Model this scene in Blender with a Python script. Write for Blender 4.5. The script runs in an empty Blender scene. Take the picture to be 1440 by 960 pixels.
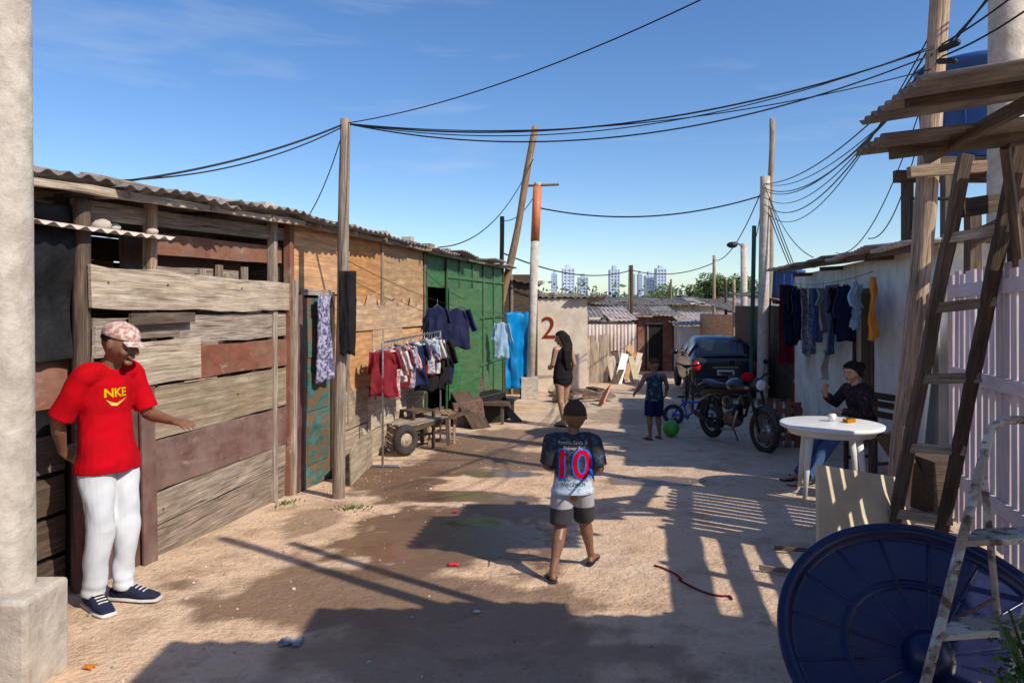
import bpy, bmesh, math, random
from mathutils import Vector, Matrix, Euler, noise
from mathutils.bvhtree import BVHTree
random.seed(7)
R=random; V=Vector
# ---------------------------------------------------------------- helpers
def g(y): return 0.1575-0.035*min(max(y,-20),40)
def NOI(p,s=1.0): return noise.noise(V(p)*s)
class MB:
    def __init__(s): s.v=[];s.f=[];s.m=[];s.wc=[];s.t=[];s.mats=[];s.sm=[]
    def add(s,verts,faces,mat,wc=None,tint=None,smooth=False):
        o=len(s.v)
        if mat not in s.mats: s.mats.append(mat)
        mi=s.mats.index(mat)
        tint=R.random() if tint is None else tint
        off=V((R.uniform(-50,50),R.uniform(-50,50),R.uniform(-50,50)))
        s.v+= [V(p) for p in verts]
        s.wc+=[V(w)+off for w in (wc if wc else verts)]
        s.t+=[tint]*len(verts)
        for f in faces:
            s.f.append([i+o for i in f]); s.m.append(mi); s.sm.append(smooth)
    def beam(s,p0,p1,w,t,mat,up=(0,0,1),rough=0.0,tint=None,w1=None):
        p0=V(p0);p1=V(p1);d=p1-p0;L=d.length;d=d.normalized();a=V(up);a=a-d*a.dot(d)
        if a.length<1e-4: a=V((1,0,0))-d*d.x
        a.normalize();b=d.cross(a);w1=w if w1 is None else w1
        n=max(1,int(L/0.16)) if rough else 1
        vs=[];wc=[]
        seed=R.uniform(0,99)
        for i in range(n+1):
            k=i/n;c=p0+d*L*k
            hw=(w+(w1-w)*k)/2
            j1=rough*(NOI((seed,k*L*2.3,0))+.5*NOI((seed,k*L*6,3)));j2=rough*(NOI((seed,k*L*2.3,7))+.5*NOI((seed,k*L*6,9)));j3=rough*.8*NOI((seed,k*L*1.2,14))
            for (x,y) in ((-1,-1),(1,-1),(1,1),(-1,1)):
                e=hw*x+(j1 if x>0 else j2)
                vs.append(c+a*e+b*(t/2*y+j3));wc.append((k*L,e,t/2*y))
            if rough and i in (0,n):
                for q in range(-4,0): vs[q]+=d*R.uniform(-rough,rough)*.7
        fs=[]
        for i in range(n):
            o=i*4
            for q in range(4): fs.append((o+q,o+(q+1)%4,o+4+(q+1)%4,o+4+q))
        fs.append((3,2,1,0));o=n*4;fs.append((o,o+1,o+2,o+3))
        s.add(vs,fs,mat,wc,tint)
    def box(s,c,hx,hy,hz,mat,ax=None,tint=None):
        ax=V(ax).normalized() if ax else V((1,0,0))
        c=V(c);s.beam(c-ax*hx,c+ax*hx,hz*2,hy*2,mat,tint=tint)
    def tube(s,pts,rads,mat,n=12,ref=None,flat=False,tint=None,closed=False,capped=True):
        pts=[V(p) for p in pts];
        if not isinstance(rads,(list,tuple)): rads=[rads]*len(pts)
        rads=[r if isinstance(r,(tuple,list)) else (r,r) for r in rads]
        if not flat and not closed and capped:
            d0=(pts[0]-pts[1]).normalized();d1=(pts[-1]-pts[-2]).normalized()
            r0=min(rads[0]);r1=min(rads[-1])
            pts=[pts[0]+d0*r0*.9,pts[0]+d0*r0*.6]+pts+[pts[-1]+d1*r1*.6,pts[-1]+d1*r1*.9]
            f=lambda r,k:(r[0]*k,r[1]*k)
            rads=[f(rads[0],.3),f(rads[0],.78)]+list(rads)+[f(rads[-1],.78),f(rads[-1],.3)]
        m=len(pts);vs=[];wc=[];acc=0;prev=None
        for i in range(m):
            if closed: d=pts[(i+1)%m]-pts[i-1]
            else: d=(pts[min(i+1,m-1)]-pts[max(i-1,0)])
            d=d.normalized() if d.length>1e-9 else V((0,0,1))
            if ref is not None: a=V(ref)
            elif prev is None: a=V((1,0,0)) if abs(d.x)<.8 else V((0,1,0))
            else: a=prev
            a=a-d*a.dot(d)
            if a.length<1e-5: a=V((0,0,1))-d*d.z
            a.normalize();prev=a;b=d.cross(a)
            if i: acc+=(pts[i]-pts[i-1]).length
            for q in range(n):
                t=2*math.pi*q/n;cx=math.cos(t)*rads[i][0];cy=math.sin(t)*rads[i][1]
                vs.append(pts[i]+a*cx+b*cy);wc.append((acc,cx,cy))
        fs=[]
        for i in range(m if closed else m-1):
            for q in range(n):
                fs.append((i*n+q,i*n+(q+1)%n,((i+1)%m)*n+(q+1)%n,((i+1)%m)*n+q))
        if not closed:
            fs.append(tuple(reversed(range(n))));fs.append(tuple((m-1)*n+q for q in range(n)))
        s.add(vs,fs,mat,wc,tint,True)
    def ell(s,c,r,mat,X=None,Y=None,Z=None,nu=20,nv=14,fn=None,tint=None):
        c=V(c);X=V(X) if X else V((1,0,0));Y=V(Y) if Y else V((0,1,0));Z=V(Z) if Z else V((0,0,1))
        if not isinstance(r,(tuple,list)): r=(r,r,r)
        vs=[];
        def pt(x,y,z):
            if fn: x,y,z=fn(x,y,z)
            return c+X*(x*r[0])+Y*(y*r[1])+Z*(z*r[2])
        vs.append(pt(0,0,-1))
        for j in range(1,nv):
            ph=-math.pi/2+math.pi*j/nv
            for i in range(nu):
                t=2*math.pi*i/nu
                vs.append(pt(math.cos(ph)*math.cos(t),math.cos(ph)*math.sin(t),math.sin(ph)))
        vs.append(pt(0,0,1));fs=[]
        for i in range(nu): fs.append((0,1+(i+1)%nu,1+i))
        for j in range(nv-2):
            for i in range(nu):
                a=1+j*nu+i;b=1+j*nu+(i+1)%nu;fs.append((a,b,b+nu,a+nu))
        o=1+(nv-2)*nu;e=len(vs)-1
        for i in range(nu): fs.append((o+i,o+(i+1)%nu,e))
        s.add(vs,fs,mat,[v-c for v in vs],tint,True)
    def sheet(s,fn,nu,nv,mat,th=.006,tint=None,smooth=True,wcf=None):
        P=[[V(fn(i/nu,j/nv)) for i in range(nu+1)] for j in range(nv+1)]
        top=[];bot=[];wc=[]
        for j in range(nv+1):
            for i in range(nu+1):
                du=P[j][min(i+1,nu)]-P[j][max(i-1,0)];dv=P[min(j+1,nv)][i]-P[max(j-1,0)][i]
                n=du.cross(dv);n=n.normalized() if n.length>1e-12 else V((0,0,1))
                top.append(P[j][i]+n*th/2);bot.append(P[j][i]-n*th/2)
                wc.append(wcf(i/nu,j/nv) if wcf else P[j][i])
        K=len(top);fs=[];W=nu+1
        for j in range(nv):
            for i in range(nu):
                a=j*W+i;fs.append((a,a+1,a+1+W,a+W));fs.append((K+a,K+a+W,K+a+1+W,K+a+1))
        for i in range(nu):
            fs.append((i+1,i,K+i,K+i+1));a=nv*W+i;fs.append((a,a+1,K+a+1,K+a))
        for j in range(nv):
            a=j*W;fs.append((a,a+W,K+a+W,K+a));a=j*W+nu;fs.append((a+W,a,K+a,K+a+W))
        s.add(top+bot,fs,mat,wc+wc,tint,smooth)
    def corr(s,p0,u,v,lu,lv,mat,pitch=.15,amp=.02,th=.006,sag=.02,tint=None):
        p0=V(p0);u=V(u).normalized();v=V(v).normalized();n=u.cross(v)
        sd=R.uniform(0,50)
        def fn(a,b):
            return p0+u*(a*lu)+v*(b*lv)+n*(amp*math.sin(a*lu/pitch*2*math.pi)+sag*NOI((a*lu*1.1+sd,b*lv*.8,0)))
        s.sheet(fn,max(8,int(lu/pitch*7)),max(2,int(lv/.5)),mat,th,tint,True,lambda a,b:(b*lv,a*lu,0))
    def build(s,name,parent=None,bevel=0):
        me=bpy.data.meshes.new(name);me.from_pydata([tuple(v) for v in s.v],[],s.f)
        for m in s.mats: me.materials.append(m)
        me.polygons.foreach_set('material_index',s.m);me.polygons.foreach_set('use_smooth',s.sm)
        a=me.attributes.new('wc','FLOAT_VECTOR','POINT');a.data.foreach_set('vector',[c for w in s.wc for c in w])
        a=me.attributes.new('tint','FLOAT','POINT');a.data.foreach_set('value',s.t)
        me.update();ob=bpy.data.objects.new(name,me);bpy.context.scene.collection.objects.link(ob)
        if parent: ob.parent=parent
        if bevel:
            b=ob.modifiers.new('b','BEVEL');b.width=bevel;b.segments=2;b.limit_method='ANGLE';b.angle_limit=math.radians(50)
        return ob
def empty(name):
    e=bpy.data.objects.new(name,None);bpy.context.scene.collection.objects.link(e);e.empty_display_size=.2;return e
# ---------------------------------------------------------------- materials
def nd(nt,t,ins=None,**kw):
    n=nt.nodes.new(t)
    for k,v in kw.items(): setattr(n,k,v)
    if ins:
        for k,v in ins.items():
            if isinstance(v,bpy.types.NodeSocket): nt.links.new(v,n.inputs[k])
            else: n.inputs[k].default_value=v
    return n
def mix(nt,f,a,b,bt='MIX'):
    n=nt.nodes.new('ShaderNodeMix');n.data_type='RGBA';n.blend_type=bt
    for i,v in ((0,f),(6,a),(7,b)):
        if isinstance(v,bpy.types.NodeSocket): nt.links.new(v,n.inputs[i])
        else: n.inputs[i].default_value=v if i==0 else (v[0],v[1],v[2],1)
    return n.outputs[2]
def mr(nt,v,a,b,c=0,d=1):
    return nd(nt,'ShaderNodeMapRange',{0:v,1:a,2:b,3:c,4:d}).outputs[0]
def mul(nt,a,b): return nd(nt,'ShaderNodeMath',{0:a,1:b},operation='MULTIPLY').outputs[0]
def mat(name,c1,c2=None,scale=(1,1,1),ns=5,rough=.8,bump=.3,dirt=.35,dcol=(.12,.08,.05),metal=0,peel=None,pth=(.55,.6),
        tint=.25,coord='wc',wave=0,lo=.35,hi=.65,bd=.01,dsc=1.6,spec=.3,crack=0,fibre=False):
    m=bpy.data.materials.new(name);m.use_nodes=True;nt=m.node_tree;b=nt.nodes['Principled BSDF']
    if c2 is None: c2=tuple(c*.7 for c in c1)
    pos=nd(nt,'ShaderNodeNewGeometry').outputs['Position']
    co=nd(nt,'ShaderNodeAttribute',attribute_name='wc').outputs['Vector'] if coord=='wc' else pos
    mp=nd(nt,'ShaderNodeMapping',{'Vector':co,'Scale':scale}).outputs[0]
    n1=nd(nt,'ShaderNodeTexNoise',{'Vector':mp,'Scale':ns,'Detail':5,'Roughness':.65,'Distortion':.5 if wave else .1}).outputs[0]
    col=mix(nt,mr(nt,n1,lo,hi),c2,c1)
    h=n1
    if wave:
        w=nd(nt,'ShaderNodeTexWave',{'Vector':mp,'Scale':wave,'Distortion':11,'Detail':3,'Detail Scale':.7,'Detail Roughness':.6},bands_direction='Y').outputs[1]
        col=mix(nt,mr(nt,w,.25,1,0,.42),col,tuple(c*.6 for c in c2))
    if fibre:
        nf=nd(nt,'ShaderNodeTexNoise',{'Vector':nd(nt,'ShaderNodeMapping',{'Vector':co,'Scale':(3.5,150,150)}).outputs[0],'Scale':1.0,'Detail':3,'Roughness':.6}).outputs[0]
        fm_=mr(nt,nf,.32,.66,.52,1.18)
        col=mix(nt,1.0,col,nd(nt,'ShaderNodeCombineColor',{0:fm_,1:fm_,2:fm_}).outputs[0],'MULTIPLY')
        st=nd(nt,'ShaderNodeTexNoise',{'Vector':nd(nt,'ShaderNodeMapping',{'Vector':co,'Scale':(1.4,5,5)}).outputs[0],'Scale':2.2,'Detail':5,'Roughness':.7}).outputs[0]
        col=mix(nt,mr(nt,st,.50,.70,0,.55),col,tuple(c*.45 for c in c2))
        h=nd(nt,'ShaderNodeMath',{0:n1,1:mul(nt,nf,.8)},operation='ADD').outputs[0]
    if crack:
        n3=nd(nt,'ShaderNodeTexNoise',{'Vector':nd(nt,'ShaderNodeMapping',{'Vector':co,'Scale':(1.5,45,45)}).outputs[0],'Scale':1.3,'Detail':3}).outputs[0]
        ck=mr(nt,n3,.32,.40,1,0);col=mix(nt,mul(nt,ck,crack),col,(.03,.022,.016))
    if peel:
        n4=nd(nt,'ShaderNodeTexNoise',{'Vector':nd(nt,'ShaderNodeMapping',{'Vector':co,'Scale':(1,2.2,2.2)}).outputs[0],'Scale':4,'Detail':6,'Roughness':.7}).outputs[0]
        col=mix(nt,mr(nt,n4,pth[0],pth[1]),col,peel)
    if dirt:
        n2=nd(nt,'ShaderNodeTexNoise',{'Vector':pos,'Scale':dsc,'Detail':6,'Roughness':.7}).outputs[0]
        col=mix(nt,mul(nt,mr(nt,n2,.42,.72),dirt),col,dcol)
    if tint:
        ta=nd(nt,'ShaderNodeAttribute',attribute_name='tint').outputs['Fac']
        col=nd(nt,'ShaderNodeHueSaturation',{'Color':col,'Value':mr(nt,ta,0,1,1-tint,1+tint),'Saturation':mr(nt,ta,0,1,1.1,.9)}).outputs[0]
    nt.links.new(col,b.inputs['Base Color'])
    b.inputs['Metallic'].default_value=metal
    b.inputs['Specular IOR Level'].default_value=spec
    nt.links.new(mr(nt,n1,.2,.8,max(0,rough-.08),min(1,rough+.08)),b.inputs['Roughness'])
    if bump:
        bp=nd(nt,'ShaderNodeBump',{'Height':h,'Strength':bump,'Distance':bd});nt.links.new(bp.outputs[0],b.inputs['Normal'])
    return m
F=dict(fibre=True)
W_GREY=mat('wood_weathered',(.48,.39,.31),(.25,.19,.145),(1.2,16,16),2.5,crack=.8,bump=.7,**F)
W_LIGHT=mat('wood_pale',(.70,.58,.46),(.43,.33,.23),(1,14,14),2.2,crack=.6,bump=.6,dirt=.35,**F)
W_PLYG=mat('plywood_pale',(.62,.51,.39),(.42,.32,.22),(1.2,5,5),1.6,wave=.9,bump=.4,**F)
W_MAR=mat('board_maroon',(.15,.062,.054),(.08,.037,.034),(1,3,3),6,dirt=.65,dcol=(.25,.19,.15),bump=.3,peel=(.24,.17,.13),pth=(.58,.68))
W_RED=mat('board_redbrown',(.28,.10,.06),(.17,.065,.045),(1,3,3),6,dirt=.6,dcol=(.30,.22,.16),bump=.3,peel=(.35,.26,.19),pth=(.56,.68))
W_DARK=mat('wood_dark',(.17,.115,.08),(.065,.047,.037),(1.2,14,14),2.5,crack=.6,bump=.6,**F)
W_POLE=mat('pole_wood',(.52,.36,.23),(.27,.175,.11),(.8,18,18),2.6,crack=.8,bump=.8,**F)
W_POLEG=mat('pole_wood_grey',(.54,.44,.35),(.31,.24,.185),(.8,18,18),2.6,crack=.8,bump=.8,**F)
PLY=mat('plywood_orange',(.74,.40,.17),(.56,.27,.10),(1.5,4,4),1.8,wave=.8,bump=.25,dirt=.6,dcol=(.31,.18,.11),tint=.18,**F)
PLY2=mat('plywood_tan',(.70,.47,.28),(.50,.30,.165),(1.5,4,4),1.8,wave=.8,bump=.25,dirt=.55,dcol=(.33,.24,.16),tint=.15,**F)
GREEN=mat('green_paint',(.045,.16,.055),(.022,.09,.032),(1,3,3),5,dirt=.6,dcol=(.10,.11,.065),bump=.25,peel=(.18,.20,.11),pth=(.62,.72),rough=.6)
TEAL=mat('teal_paint',(.07,.20,.17),(.03,.10,.09),(1,3,3),6,dirt=.6,bump=.3,peel=(.2,.1,.05),pth=(.48,.54))
PINK=mat('pink_paint',(.76,.65,.67),(.64,.52,.54),(1,8,8),3,dirt=.35,dcol=(.35,.27,.23),bump=.3,tint=.12)
REDP=mat('red_paint',(.36,.06,.035),(.24,.035,.025),(1,5,5),4,dirt=.4,bump=.2)
CREAM=mat('cream_board',(.70,.60,.44),(.56,.46,.31),(1,1,1),3,dirt=.4,dcol=(.25,.17,.1),bump=.15)
WHITEW=mat('whitewash',(.74,.73,.70),(.58,.57,.54),(1,1,1),3,dirt=.55,dcol=(.28,.25,.22),bump=.2,coord='pos',tint=.03)
WHITEB=mat('white_board',(.72,.72,.70),(.6,.6,.58),(1,1,1),3,dirt=.4,dcol=(.35,.3,.25),bump=.1)
TAUPE=mat('plaster_tan',(.74,.63,.50),(.6,.49,.38),(1,1,1),3,dirt=.35,dcol=(.25,.18,.12),coord='pos',tint=.05)
CONC=mat('concrete',(.60,.54,.47),(.41,.36,.31),(1,1,1),9,dirt=.45,dcol=(.26,.19,.13),bump=.8,bd=.02,tint=.06,rough=.92,coord='pos')
ROOF=mat('roof_fibrecement',(.33,.29,.26),(.15,.13,.12),(.6,2,2),4,dirt=.6,dcol=(.09,.07,.06),bump=.4)
ZINC=mat('zinc_sheet',(.54,.47,.43),(.36,.28,.25),(.6,3,3),3,dirt=.5,dcol=(.26,.13,.08),bump=.2,rough=.6)
RUST=mat('rusty_steel',(.22,.12,.08),(.09,.05,.04),(1,1,1),20,metal=.3,rough=.7,bump=.3,coord='pos')
STEEL=mat('steel',(.45,.45,.46),(.3,.3,.31),(1,1,1),20,metal=.9,rough=.35,bump=.05,dirt=.2,tint=0)
BLACKP=mat('black_plastic',(.018,.018,.02),(.01,.01,.011),(1,1,1),8,rough=.5,bump=.2,dirt=.25,dcol=(.06,.05,.045),coord='pos')
TARPK=mat('tarp_black',(.018,.019,.021),(.010,.010,.012),(1,1,1),8,rough=.6,spec=.2,bump=.5,dirt=.3,dcol=(.05,.045,.04),coord='pos',bd=.03)
TARPB=mat('tarp_blue',(.02,.27,.62),(.015,.19,.5),(1,1,1),5,rough=.45,bump=.3,dirt=.1,coord='pos')
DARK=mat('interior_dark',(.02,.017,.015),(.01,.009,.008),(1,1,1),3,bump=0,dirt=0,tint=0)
BLUEL=mat('blue_polyethylene',(.004,.010,.065),(.003,.006,.042),(1,1,1),4,rough=.3,bump=.06,dirt=.4,dcol=(.04,.04,.06),coord='pos',tint=0,spec=.45,dsc=6)
BLUET=mat('blue_tank',(.03,.12,.38),(.02,.09,.3),(1,1,1),4,rough=.4,bump=.05,dirt=.25,coord='pos',tint=0)
WPLAS=mat('white_plastic',(.80,.80,.78),(.72,.72,.70),(1,1,1),6,rough=.35,bump=.02,dirt=.12,dcol=(.4,.35,.3),coord='pos',tint=0,spec=.5)
RUBBER=mat('rubber',(.02,.02,.02),(.035,.032,.03),(1,1,1),20,rough=.85,bump=.2,coord='pos',dirt=.4,dcol=(.12,.09,.07),tint=0)
WIRE=mat('cable_black',(.012,.012,.013),None,dirt=0,bump=0,tint=0,rough=.5)
ORANGE=mat('orange_pvc',(.66,.22,.10),(.5,.14,.06),(1,1,1),6,rough=.5,coord='pos',dirt=.3,tint=0)
PAINTW=mat('paint_splashed',(.42,.34,.27),(.14,.08,.055),(1,1,1),16,lo=.42,hi=.52,rough=.7,coord='pos',dirt=.5,dcol=(.10,.06,.045),bump=.3,tint=.1,peel=(.60,.56,.50),pth=(.54,.57))
def cloth(name,c,c2=None,ns=9,**k): 
    k.setdefault('coord','pos');k.setdefault('dirt',.12);k.setdefault('tint',.08);k.setdefault('bump',.25)
    return mat(name,c,c2 or tuple(x*.75 for x in c),(1,1,1),ns,rough=.92,spec=.15,bd=.006,**k)
C_RED=cloth('cloth_red',(.55,.014,.022));C_DEN=cloth('cloth_white_denim',(.68,.70,.73),(.58,.61,.66),3,dirt=.2,dcol=(.45,.42,.38))
C_BLACK=cloth('cloth_black',(.014,.014,.017));C_NAVY=cloth('cloth_navy',(.015,.022,.07))
C_WHITE=cloth('cloth_white',(.66,.63,.60));C_GREY=cloth('cloth_grey',(.27,.27,.29));C_LBLUE=cloth('cloth_lightblue',(.30,.45,.62))
C_DRED=cloth('cloth_darkred',(.22,.015,.03));C_ORG=cloth('cloth_orange',(.60,.22,.03));C_JEAN=cloth('cloth_jeans',(.09,.15,.32))
C_PKW=mat('cloth_pink_print',(.55,.45,.45),(.36,.09,.1),(1,1,1),18,lo=.44,hi=.56,rough=.9,coord='pos',dirt=0,tint=.05)
C_LAV=mat('cloth_patterned',(.36,.34,.46),(.07,.07,.15),(1,1,1),26,lo=.47,hi=.53,rough=.9,coord='pos',dirt=0,tint=.05)
C_FLOR=mat('cloth_floral',(.012,.012,.016),(.25,.05,.08),(1,1,1),30,lo=.38,hi=.42,rough=.9,coord='pos',dirt=0,tint=.02)
C_MIX=mat('cloth_mixed',(.45,.42,.36),(.12,.14,.3),(1,1,1),22,lo=.47,hi=.53,rough=.9,coord='pos',dirt=0,tint=.05)
C_CAP=mat('cap_pattern',(.62,.50,.45),(.38,.20,.17),(1,1,1),38,lo=.42,hi=.56,rough=.9,coord='pos',dirt=0,tint=.02)
C_YEL=cloth('print_yellow',(.75,.50,.05));C_PRED=cloth('print_red',(.62,.03,.05));C_PBLUE=cloth('print_blue',(.04,.22,.75))
C_SHOE=cloth('shoe_canvas',(.022,.028,.06))
def skinm(n,c): return mat(n,c,tuple(x*.8 for x in c),(1,1,1),14,rough=.45,spec=.45,coord='pos',dirt=0,tint=0,bump=.12,bd=.003)
SK_D=skinm('skin_dark',(.23,.11,.066));SK_M=skinm('skin_brown',(.32,.155,.092));SK_L=skinm('skin_tan',(.44,.245,.165))
HAIR=mat('hair_black',(.010,.008,.007),(.022,.017,.014),(1,1,1),60,rough=.85,spec=.12,coord='pos',dirt=0,tint=0,bump=.4)
HAIRB=mat('hair_brown_short',(.085,.05,.033),(.04,.025,.017),(1,1,1),90,rough=.9,spec=.12,coord='pos',dirt=0,tint=0,bump=.4)
EYEW=mat('eye_white',(.55,.52,.48),None,dirt=0,tint=0,bump=0,rough=.2);LIP=mat('lips',(.17,.07,.055),None,dirt=0,tint=0,bump=0,rough=.5)
# ---------------------------------------------------------------- world, sun, camera
sc=bpy.context.scene
SUN=V((.788*math.cos(math.radians(40)),-.62*math.cos(math.radians(40)),math.sin(math.radians(40))))
w=bpy.data.worlds.new('World');sc.world=w;w.use_nodes=True;nt=w.node_tree
sky=nt.nodes.new('ShaderNodeTexSky');sky.sky_type='NISHITA';sky.sun_disc=False;sky.sun_elevation=math.radians(40)
sky.sun_rotation=math.radians(128.2);sky.altitude=600;sky.air_density=1.0;sky.dust_density=.7;sky.ozone_density=2.8
bg=nt.nodes['Background']
tc=nd(nt,'ShaderNodeTexCoord').outputs['Generated']
mp=nd(nt,'ShaderNodeMapping',{'Vector':tc,'Scale':(1.3,1.5,9.0),'Rotation':(0,.14,0),'Location':(3.1,0,1.2)}).outputs[0]
cn=nd(nt,'ShaderNodeTexNoise',{'Vector':mp,'Scale':1.9,'Detail':9,'Roughness':.58,'Distortion':.4}).outputs[0]
cf=mr(nt,cn,.53,.82,0,.34)
skc=nd(nt,'ShaderNodeHueSaturation',{'Color':sky.outputs[0],'Hue':.506,'Saturation':1.2,'Value':1.35}).outputs[0]
nt.links.new(mix(nt,cf,skc,(6.4,6.8,7.4)),bg.inputs[0]);bg.inputs[1].default_value=.118
sl=bpy.data.lights.new('sun','SUN');sl.energy=5.0;sl.angle=math.radians(.5);sl.color=(1,.92,.79)
so=bpy.data.objects.new('sun',sl);sc.collection.objects.link(so);so.rotation_euler=(-SUN).to_track_quat('-Z','Y').to_euler();so.location=(10,-10,15)
cd=bpy.data.cameras.new('camera');cam=bpy.data.objects.new('camera',cd);sc.collection.objects.link(cam);sc.camera=cam
cam.location=(0,0,1.75);cam.rotation_euler=(math.radians(90),0,0);cd.sensor_width=36;cd.lens=26;cd.shift_y=-50/1440;cd.clip_end=6000;cd.clip_start=.05
sc.view_settings.view_transform='Standard';sc.view_settings.look='None';sc.view_settings.exposure=0
# ---------------------------------------------------------------- ground
WET=[(-.55,5.75,.85,.9,1.0),(-.1,6.5,.5,.5,.8),(-.55,7.2,.6,.26,1.3),(-.15,9.2,.9,.9,.75),(1.5,7.9,.5,.22,1.0),(-.85,5.4,.38,.2,1.5),(-.15,8.3,.5,.2,1.25),(-1.0,4.5,1.0,.5,.7),(.2,11.2,.9,1.0,.6),(-1.3,8.0,.5,1.1,.85),(2.3,14,.9,1.4,.4),(-.2,4.1,.8,.5,.6),(-.7,10.6,.5,.8,.7),(-.3,3.6,.9,.4,.5),(-1.7,6.2,.25,.5,.5),(-.3,6.2,.3,.12,1.3)]
def gh(x,y):
    return g(y)+.010*NOI((x*.9,y*.9,0))+.004*NOI((x*5,y*5,3))-.004
def ground():
    xs=[-900,-200,-60,-20,-9,-6]+[-4.5+.06*i for i in range(200)]+[8,10,14,22,60,200,900]
    ys=[-200,-20,-8,-3,0,1]+[2+.05*i for i in range(160)]+[10+.1*i for i in range(120)]+[22.5,23,24,25,27,29,31,34,37,40,46,60,100,200,500,1200,2500]
    vs=[];wet=[];fs=[]
    for y in ys:
        for x in xs:
            near=-5<x<8 and 1<y<23
            vs.append((x,y,gh(x,y) if near else g(y)))
            wv=0
            if near:
                n_=.5*NOI((x*1.8,y*1.8,2))+.35*NOI((x*5,y*5,5))+.15*NOI((x*14,y*14,5))
                for (cx,cy,rx,ry,a) in WET:
                    q=math.hypot((x-cx)/rx,(y-cy)/ry)+n_
                    wv=max(wv,a*min(1,max(0,(1.12-q)/.22)))
            wet.append(wv)
    W=len(xs)
    for j in range(len(ys)-1):
        for i in range(W-1): a=j*W+i;fs.append((a,a+1,a+1+W,a+W))
    me=bpy.data.meshes.new('ground');me.from_pydata(vs,[],fs)
    a=me.attributes.new('wet','FLOAT','POINT');a.data.foreach_set('value',wet)
    me.polygons.foreach_set('use_smooth',[True]*len(fs))
    ob=bpy.data.objects.new('ground',me);sc.collection.objects.link(ob)
    m=bpy.data.materials.new('dirt_ground');m.use_nodes=True;nt=m.node_tree;b=nt.nodes['Principled BSDF']
    pos=nd(nt,'ShaderNodeNewGeometry').outputs['Position']
    def no(s,d=6,r=.6,v=pos): return nd(nt,'ShaderNodeTexNoise',{'Vector':v,'Scale':s,'Detail':d,'Roughness':r}).outputs[0]
    big=no(.55);mid=no(2.6,7,.7);fine=no(28,4,.7);vf=no(120,2,.6)
    c=mix(nt,mr(nt,big,.38,.62),(.74,.48,.30),(.70,.51,.35))
    sx=nd(nt,'ShaderNodeSeparateXYZ',{0:pos}).outputs[0]
    c=mix(nt,mr(nt,nd(nt,'ShaderNodeMath',{0:sx,1:mul(nt,big,3.0)},operation='ADD').outputs[0],1.8,3.6,0,.6),c,(.53,.44,.35))
    c=mix(nt,mr(nt,mid,.46,.64,0,.6),c,(.42,.26,.155))
    c=mix(nt,mr(nt,no(7,7,.75),.50,.70,0,.55),c,(.80,.62,.45))
    c=mix(nt,mr(nt,no(1.3,6,.75),.52,.64,0,.5),c,(.36,.235,.15))
    c=mix(nt,mr(nt,fine,.54,.70,0,.5),c,(.28,.185,.12))
    c=mix(nt,mr(nt,vf,.6,.75,0,.4),c,(.80,.67,.52))
    vo=nd(nt,'ShaderNodeTexVoronoi',{'Vector':pos,'Scale':34}).outputs['Distance']
    peb=mr(nt,vo,.05,.16,1,0);pm=mul(nt,peb,mr(nt,mid,.45,.6))
    c=mix(nt,mul(nt,pm,.5),c,(.40,.31,.24))
    wa=nd(nt,'ShaderNodeAttribute',attribute_name='wet').outputs['Fac']
    wf=mr(nt,wa,.02,.8)
    c=mix(nt,mul(nt,wf,mr(nt,mid,.3,.7,.97,.76)),c,(.12,.064,.035))
    nt.links.new(c,b.inputs['Base Color'])
    rr=mix(nt,mr(nt,wa,.3,1.2),(.95,.95,.95),(.10,.10,.10));nt.links.new(rr,b.inputs['Roughness'])
    b.inputs['Specular IOR Level'].default_value=.35
    hh=nd(nt,'ShaderNodeMath',{0:mul(nt,mid,1.8),1:mul(nt,fine,.6)},operation='ADD').outputs[0]
    hh=nd(nt,'ShaderNodeMath',{0:hh,1:mul(nt,pm,.25)},operation='ADD').outputs[0]
    bp=nd(nt,'ShaderNodeBump',{'Height':hh,'Strength':mr(nt,wa,.5,1.2,.9,.05),'Distance':.035});nt.links.new(bp.outputs[0],b.inputs['Normal'])
    me.materials.append(m)
ground()
STONE=mat('stone',(.55,.45,.35),(.27,.21,.16),(1,1,1),20,tint=.4,dirt=.2)
mb=MB()
for i in range(1300):
    y=R.uniform(3.1,16);
    if R.random()<.6: x=(-3.4+.18*y)+abs(R.gauss(0,.6))
    else: x=R.uniform(-2,4)
    r=R.uniform(.003,.009)*(2.0 if R.random()<.05 else 1)
    q=R.uniform(0,3)
    mb.ell((x,y,gh(x,y)+r*.2),(r*1.3,r,r*.7),STONE,X=(math.cos(q),math.sin(q),0),Y=(-math.sin(q),math.cos(q),0),nu=6,nv=4)
mb.build('gravel')
def rag(name,x,y,r,m,n=14):
    mb=MB();sd=R.uniform(0,40)
    mb.sheet(lambda a,b:V((x+(a-.5)*2*r*(1+.4*NOI((b*3,sd,0))),y+(b-.5)*2*r*(.8+.4*NOI((a*3,sd,5))),gh(x,y)+.008+.35*r*max(0,.35+NOI((a*4+sd,b*4,0))))),n,n,m,.003)
    mb.build(name)
rag('red_rag',-.40,5.07,.035,C_PRED);rag('plastic_litter',-1.13,3.78,.055,C_GREY);rag('paper_litter',-2.0,3.5,.025,C_ORG)
rag('paper_litter',-.2,4.2,.018,C_WHITE);rag('paper_litter',.6,6.9,.02,C_WHITE);rag('paper_litter',-.5,6.5,.02,C_PRED)
mb=MB();pp=[]
for i in range(40):
    t=i/39;x=.97+.32*t+.05*math.sin(t*9);y=4.98-.62*t+.05*math.cos(t*13);pp.append((x,y,gh(x,y)+.008))
mb.tube(pp,.006,C_DRED,8);mb.build('red_cord')
mb=MB();mb.beam((1.65,4.93,.01),(1.98,4.78,.015),.035,.018,W_GREY,rough=.006);mb.build('wood_stick')
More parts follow.
